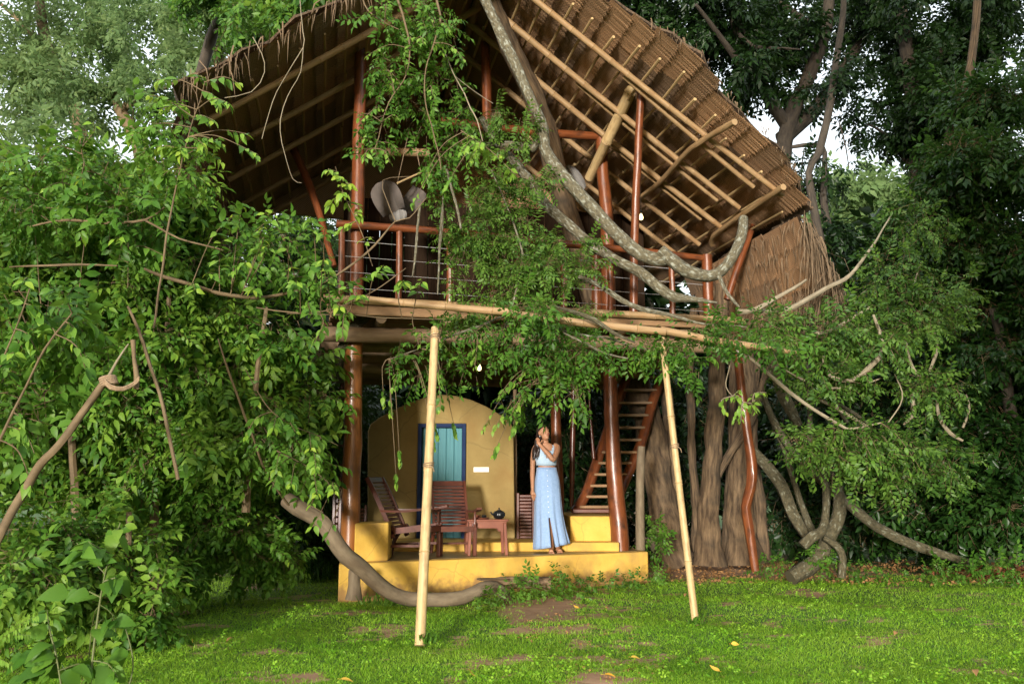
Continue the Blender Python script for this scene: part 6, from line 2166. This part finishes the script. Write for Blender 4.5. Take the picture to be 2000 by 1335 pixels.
N = 500000
yy = 5.9 + (rng.random(N) ** 1.6) * 10.5
hw_ = yy * .62 + 1.0
xx = -hw_ + rng.random(N) * 2 * hw_
d = dirt_amount(xx, yy)
keep = rng.random(N) > d * 1.05
plat_front = fl[1] + (xx - fl[0]) * (frt[1] - fl[1]) / (frt[0] - fl[0])
keep &= ~((xx > fl[0] - .05) & (xx < frt[0] + .05) & (yy > plat_front - .02))
keep &= ~((xx > 1.3) & (yy > 13.6))
xx, yy, d = xx[keep], yy[keep], d[keep]
patch = .5 + .5 * np.sin(xx * 2.7 + 1.4 * np.sin(yy * 2.2)) * np.sin(yy * 3.1 + np.sin(xx * 3.3))
h = (.020 + .036 * rng.random(len(xx)) * (.6 + .5 * patch)) * (1 - .5 * d)
pos = np.stack([xx, yy, ground_z(xx, yy)], 1)
g1 = blades('grass', pos, h, rng.uniform(.0024, .0050, len(xx)), rng.uniform(.2, 1.5, len(xx)), ['leaf_grass'], rng)
tag(g1, 'short patchy lawn of bright green grass before the platform', 'grass')
# creeping weeds with small round leaves
n = 7000
yy = 6 + rng.random(n) ** 1.5 * 8.5
xx = -yy * .62 + rng.random(n) * yy * 1.24
ok = (rng.random(n) > dirt_amount(xx, yy)) & (np.sin(xx * 1.9 + 2 * np.sin(yy * 1.3)) + .6 * rng.normal(size=n) > .1)
pf = fl[1] + (xx - fl[0]) * (frt[1] - fl[1]) / (frt[0] - fl[0])
ok &= ~((xx > fl[0]) & (xx < frt[0]) & (yy > pf))
xx, yy = xx[ok], yy[ok]
tp = [spray_tpl(5, .026, .017, rng, False, False, .7) for _ in range(4)]
dr_ = rng.normal(0, 1, (len(xx), 3)); dr_[:, 2] = .45
V, F, MI = spray_mass(np.stack([xx, yy, ground_z(xx, yy) + rng.uniform(.015, .05, len(xx))], 1), dr_, tp, rng.uniform(.7, 1.4, len(xx)), rng)
ow = place('ground_cover', fast_mesh('ground_cover', V, F, ['leaf_grass', 'twig'], MI))
ow['kind'] = 'stuff'
tag(ow, 'low broad leaved weeds mixed into the lawn', 'weeds')


def tuft(label, px, py, z, n, h0, h1, spread, m, lean=(.4, 1.3), w=(.005, .011), name='grass_tuft', group=None):
    c = onz(px, py, z)
    a = rng.uniform(0, 2 * math.pi, n)
    rr = spread * rng.random(n) ** .6
    p = np.stack([c[0] + rr * np.cos(a), c[1] + rr * .7 * np.sin(a), np.full(n, 0.0)], 1)
    o = blades(name, p, rng.uniform(h0, h1, n), rng.uniform(*w, n), rng.uniform(*lean, n), [m], rng, seg2=True)
    return tag(o, label, 'grass tuft', group)


tuft('tall dark grass tuft under the snaking root at its left end', 600, 1130, 0, 130, .2, .48, .38, 'leaf_shrub')
tuft('low grass tuft between root and yellow platform front', 750, 1180, 0, 90, .08, .2, .3, 'leaf_mid')
tuft('grass tuft at the foot of the nearer bamboo prop', 832, 1255, 0, 40, .06, .14, .08, 'leaf_mid')
tuft('grass tuft at the foot of the bamboo prop on the right', 1362, 1218, 0, 40, .06, .14, .09, 'leaf_mid')


def weed(label, px, py, Dd, blobs, l, base):
    t = thing('weed', label, 'weed', onz(px, py, 0))
    foliage('foliage', t, blobs, (l, l * .55), ['leaf_mid', 'green_twig'], rng, k=7, droop=.1)
    return t


c = onz(1030, 1150, 0)
weed('leafy weed clump in front of the log', 1035, 1160, c[1], [(1030, 1145, 45, 14, 10.6, .12, 45), (960, 1165, 40, 10, 10.2, .12, 30), (1090, 1155, 40, 10, 11, .12, 30)], .06, 0)
weed('single upright weed sprouting against the platform front', 1100, 1140, 11.3, [(1098, 1125, 7, 22, 11.15, .06, 14)], .05, 0)
weed('low weeds along the right half of the platform base', 1200, 1140, 12, [(1150, 1140, 50, 8, 11.5, .1, 30), (1225, 1132, 40, 8, 12.0, .1, 30), (1275, 1120, 20, 10, 12.4, .1, 18)], .055, 0)
weed('green weeds between the fig trunk and the platform corner', 1275, 1060, 13.4, [(1278, 1050, 16, 45, 13.2, .15, 60)], .07, 0)
weed('green weeds at the foot of the hooked root', 1610, 1110, 12.2, [(1600, 1095, 30, 25, 12.3, .2, 45), (1520, 1105, 60, 12, 12.5, .2, 35), (1700, 1110, 80, 12, 12.6, .2, 40)], .06, 0)
weed('green weeds at the right edge where lawn meets forest', 1960, 1120, 12, [(1960, 1110, 60, 20, 12.2, .25, 60), (1850, 1115, 60, 12, 12.4, .2, 45)], .07, 0)
# red brown leaf litter
n = 900
c = onz(1960, 1128, 0)
p = np.stack([c[0] + rng.normal(0, .32, n), c[1] + rng.normal(.1, .22, n), np.abs(rng.normal(.02, .06, n)) + .01], 1)
tp = [spray_tpl(2, .08, .05, rng, False, False, .5) for _ in range(3)]
V, F, MI = spray_mass(p, rng.normal(0, 1, (n, 3)) * [1, 1, .3], tp, rng.uniform(.6, 1.2, n), rng)
tag(place('leaf_litter', fast_mesh('leaf_litter', V, F, ['red_litter', 'red_litter'], MI)), 'heap of red brown dead leaves at the right edge of the lawn', 'leaf litter')['kind'] = 'stuff'
n = 1600
xx = rng.uniform(1.4, 9, n); yy = rng.uniform(12.6, 16, n)
p = np.stack([xx, yy, np.full(n, .012)], 1)
V, F, MI = spray_mass(p, rng.normal(0, 1, (n, 3)) * [1, 1, .12], tp, rng.uniform(.5, 1.0, n), rng)
tag(place('forest_litter', fast_mesh('forest_litter', V, F, ['dead_leaf', 'dead_leaf'], MI)), 'dry leaves scattered on the dark earth under the fig', 'leaf litter')['kind'] = 'stuff'
n = 260
tt = rng.random(n)
q = np.array([[np.interp(t_ * (len(dirt_line) - 1), range(len(dirt_line)), [p_[k] for p_ in dirt_line]) for k in (0, 1)] for t_ in tt])
q += rng.normal(0, .28, q.shape)
ok = q[:, 1] < 11.2
p = np.stack([q[ok, 0], q[ok, 1], ground_z(q[ok, 0], q[ok, 1]) + .012], 1)
V, F, MI = spray_mass(p, rng.normal(0, 1, (len(p), 3)) * [1, 1, .15], [spray_tpl(2 + (i % 2), .035, .02, rng, False, True, .5) for i in range(2, 5)], rng.uniform(.4, 1.1, len(p)), rng)
tag(place('path_litter', fast_mesh('path_litter', V, F, ['dead_leaf', 'twig'], MI)), 'crumbs of dry leaf and twig on the bare earth path', 'leaf litter')['kind'] = 'stuff'
FY = [leaf_mesh('fallen_leaf', .10, .05, c_, m) for c_, m in ((.3, 'yellow_leaf'), (-.3, 'yellow_leaf'), (.4, 'dead_leaf'))]
FLAB = ['yellow fallen leaf on the lawn right of the foot of the right prop', 'yellow fallen leaf on the grass near the rounded bush', 'brown fallen leaf beside the yellow one near the rounded bush',
        'yellow fallen leaf at the bottom end of the bare path', 'yellow fallen leaf at the bottom edge left of the bare path', 'brown fallen leaf on the far right part of the lawn',
        'yellow fallen leaf between the bare path and the right prop', 'yellow fallen leaf low on the lawn below the right prop', 'brown fallen leaf near the lower right corner of the lawn',
        'yellow fallen leaf at the bottom edge left of the nearer prop', 'yellow fallen leaf on bare earth just before the platform', 'brown fallen leaf beside the earth under the fig']
for i, (px, py) in enumerate(((1428, 1256), (375, 1253), (455, 1243), (1180, 1316), (925, 1318), (1750, 1232), (1232, 1282), (1405, 1310), (1905, 1306), (665, 1325), (1130, 1187), (1340, 1158))):
    p = onz(px, py, .04)
    o = leaf_at(None, [FY[i % 3]], p, (math.cos(i * 2.1), math.sin(i * 2.1), .05), rng, .8 + .05 * (i % 5), 'fallen_leaf')
    tag(o, FLAB[i], 'fallen leaf', 'fallen leaves on the lawn')


# ------------------------------------------------------------------ unseen tree added behind the camera to keep the right-hand forest in shade
t = thing('tree', 'broad unseen tree added behind the camera to shade the right side of the clearing', 'tree', (4.2, -5, 0))
mb = MB()
mb.tube([(4.2, -5, -.1), (4.3, -5, 2.5), (4.1, -5.2, 5), (4.4, -5, 8)], [.35, .28, .22, .1], 12, wob=.15)
obj('trunk', mb, 'bark', t)
P, Dd = [], []
for c, rad, n in (((2.9, -5, 6.2), (1.7, 1.6, 3.0), 900), ((5.5, -5, 6.0), (2.0, 1.6, 3.4), 1100), ((4.2, -5, 9.0), (2.6, 1.6, 2.0), 900), ((7.6, -5, 5.5), (1.6, 1.5, 3.0), 700), ((1.6, -5, 12.6), (3.2, 1.6, 2.4), 900), ((6.0, -5, 12.0), (2.6, 1.6, 2.6), 700)):
    pp, oo = in_blob(np.array(c), np.array(rad), n, rng, .5)
    P.append(pp); Dd.append(oo)
P, Dd = np.vstack(P), np.vstack(Dd) + rng.normal(0, .4, (5200, 3))
V, F, MI = spray_mass(P, Dd, [spray_tpl(6, .20, .10, rng, 'low', False) for _ in range(4)], rng.uniform(.8, 1.2, 5200), rng)
place('crown', fast_mesh('crown', V, F, ['leaf_deep', 'twig'], MI), t)['kind'] = 'stuff'
# unseen forest added at both sides to close the clearing and dim it
for name_, lab, sgn in (('side_wood', 'unseen forest wall added on the right to close the clearing and dim it', 1), ('side_wood', 'unseen forest wall added on the left to close the clearing and dim it', -1)):
    P, Dd = [], []
    for k in range(9):
        y = -4 + k * 2.2
        x = (9.2 if sgn > 0 else -10.5) + (.35 * y if sgn > 0 else -.25 * y) * (1 if y > 0 else 0)
        pp, oo = in_blob(np.array([x if sgn > 0 else x, y, 4.2]), np.array([1.6, 1.7, 4.6]), 520, rng, .5)
        P.append(pp); Dd.append(oo)
    P, Dd = np.vstack(P), np.vstack(Dd)
    ok = P[:, 2] > .05
    P, Dd = P[ok], Dd[ok] + rng.normal(0, .4, (ok.sum(), 3))
    V, F, MI = spray_mass(P, Dd, [spray_tpl(8, .30, .15, rng, 'low', False) for _ in range(4)], rng.uniform(.8, 1.2, len(P)), rng)
    ob = place(name_, fast_mesh(name_, V, F, ['leaf_deep', 'twig'], MI))
    ob['kind'] = 'stuff'
    tag(ob, lab, 'forest')
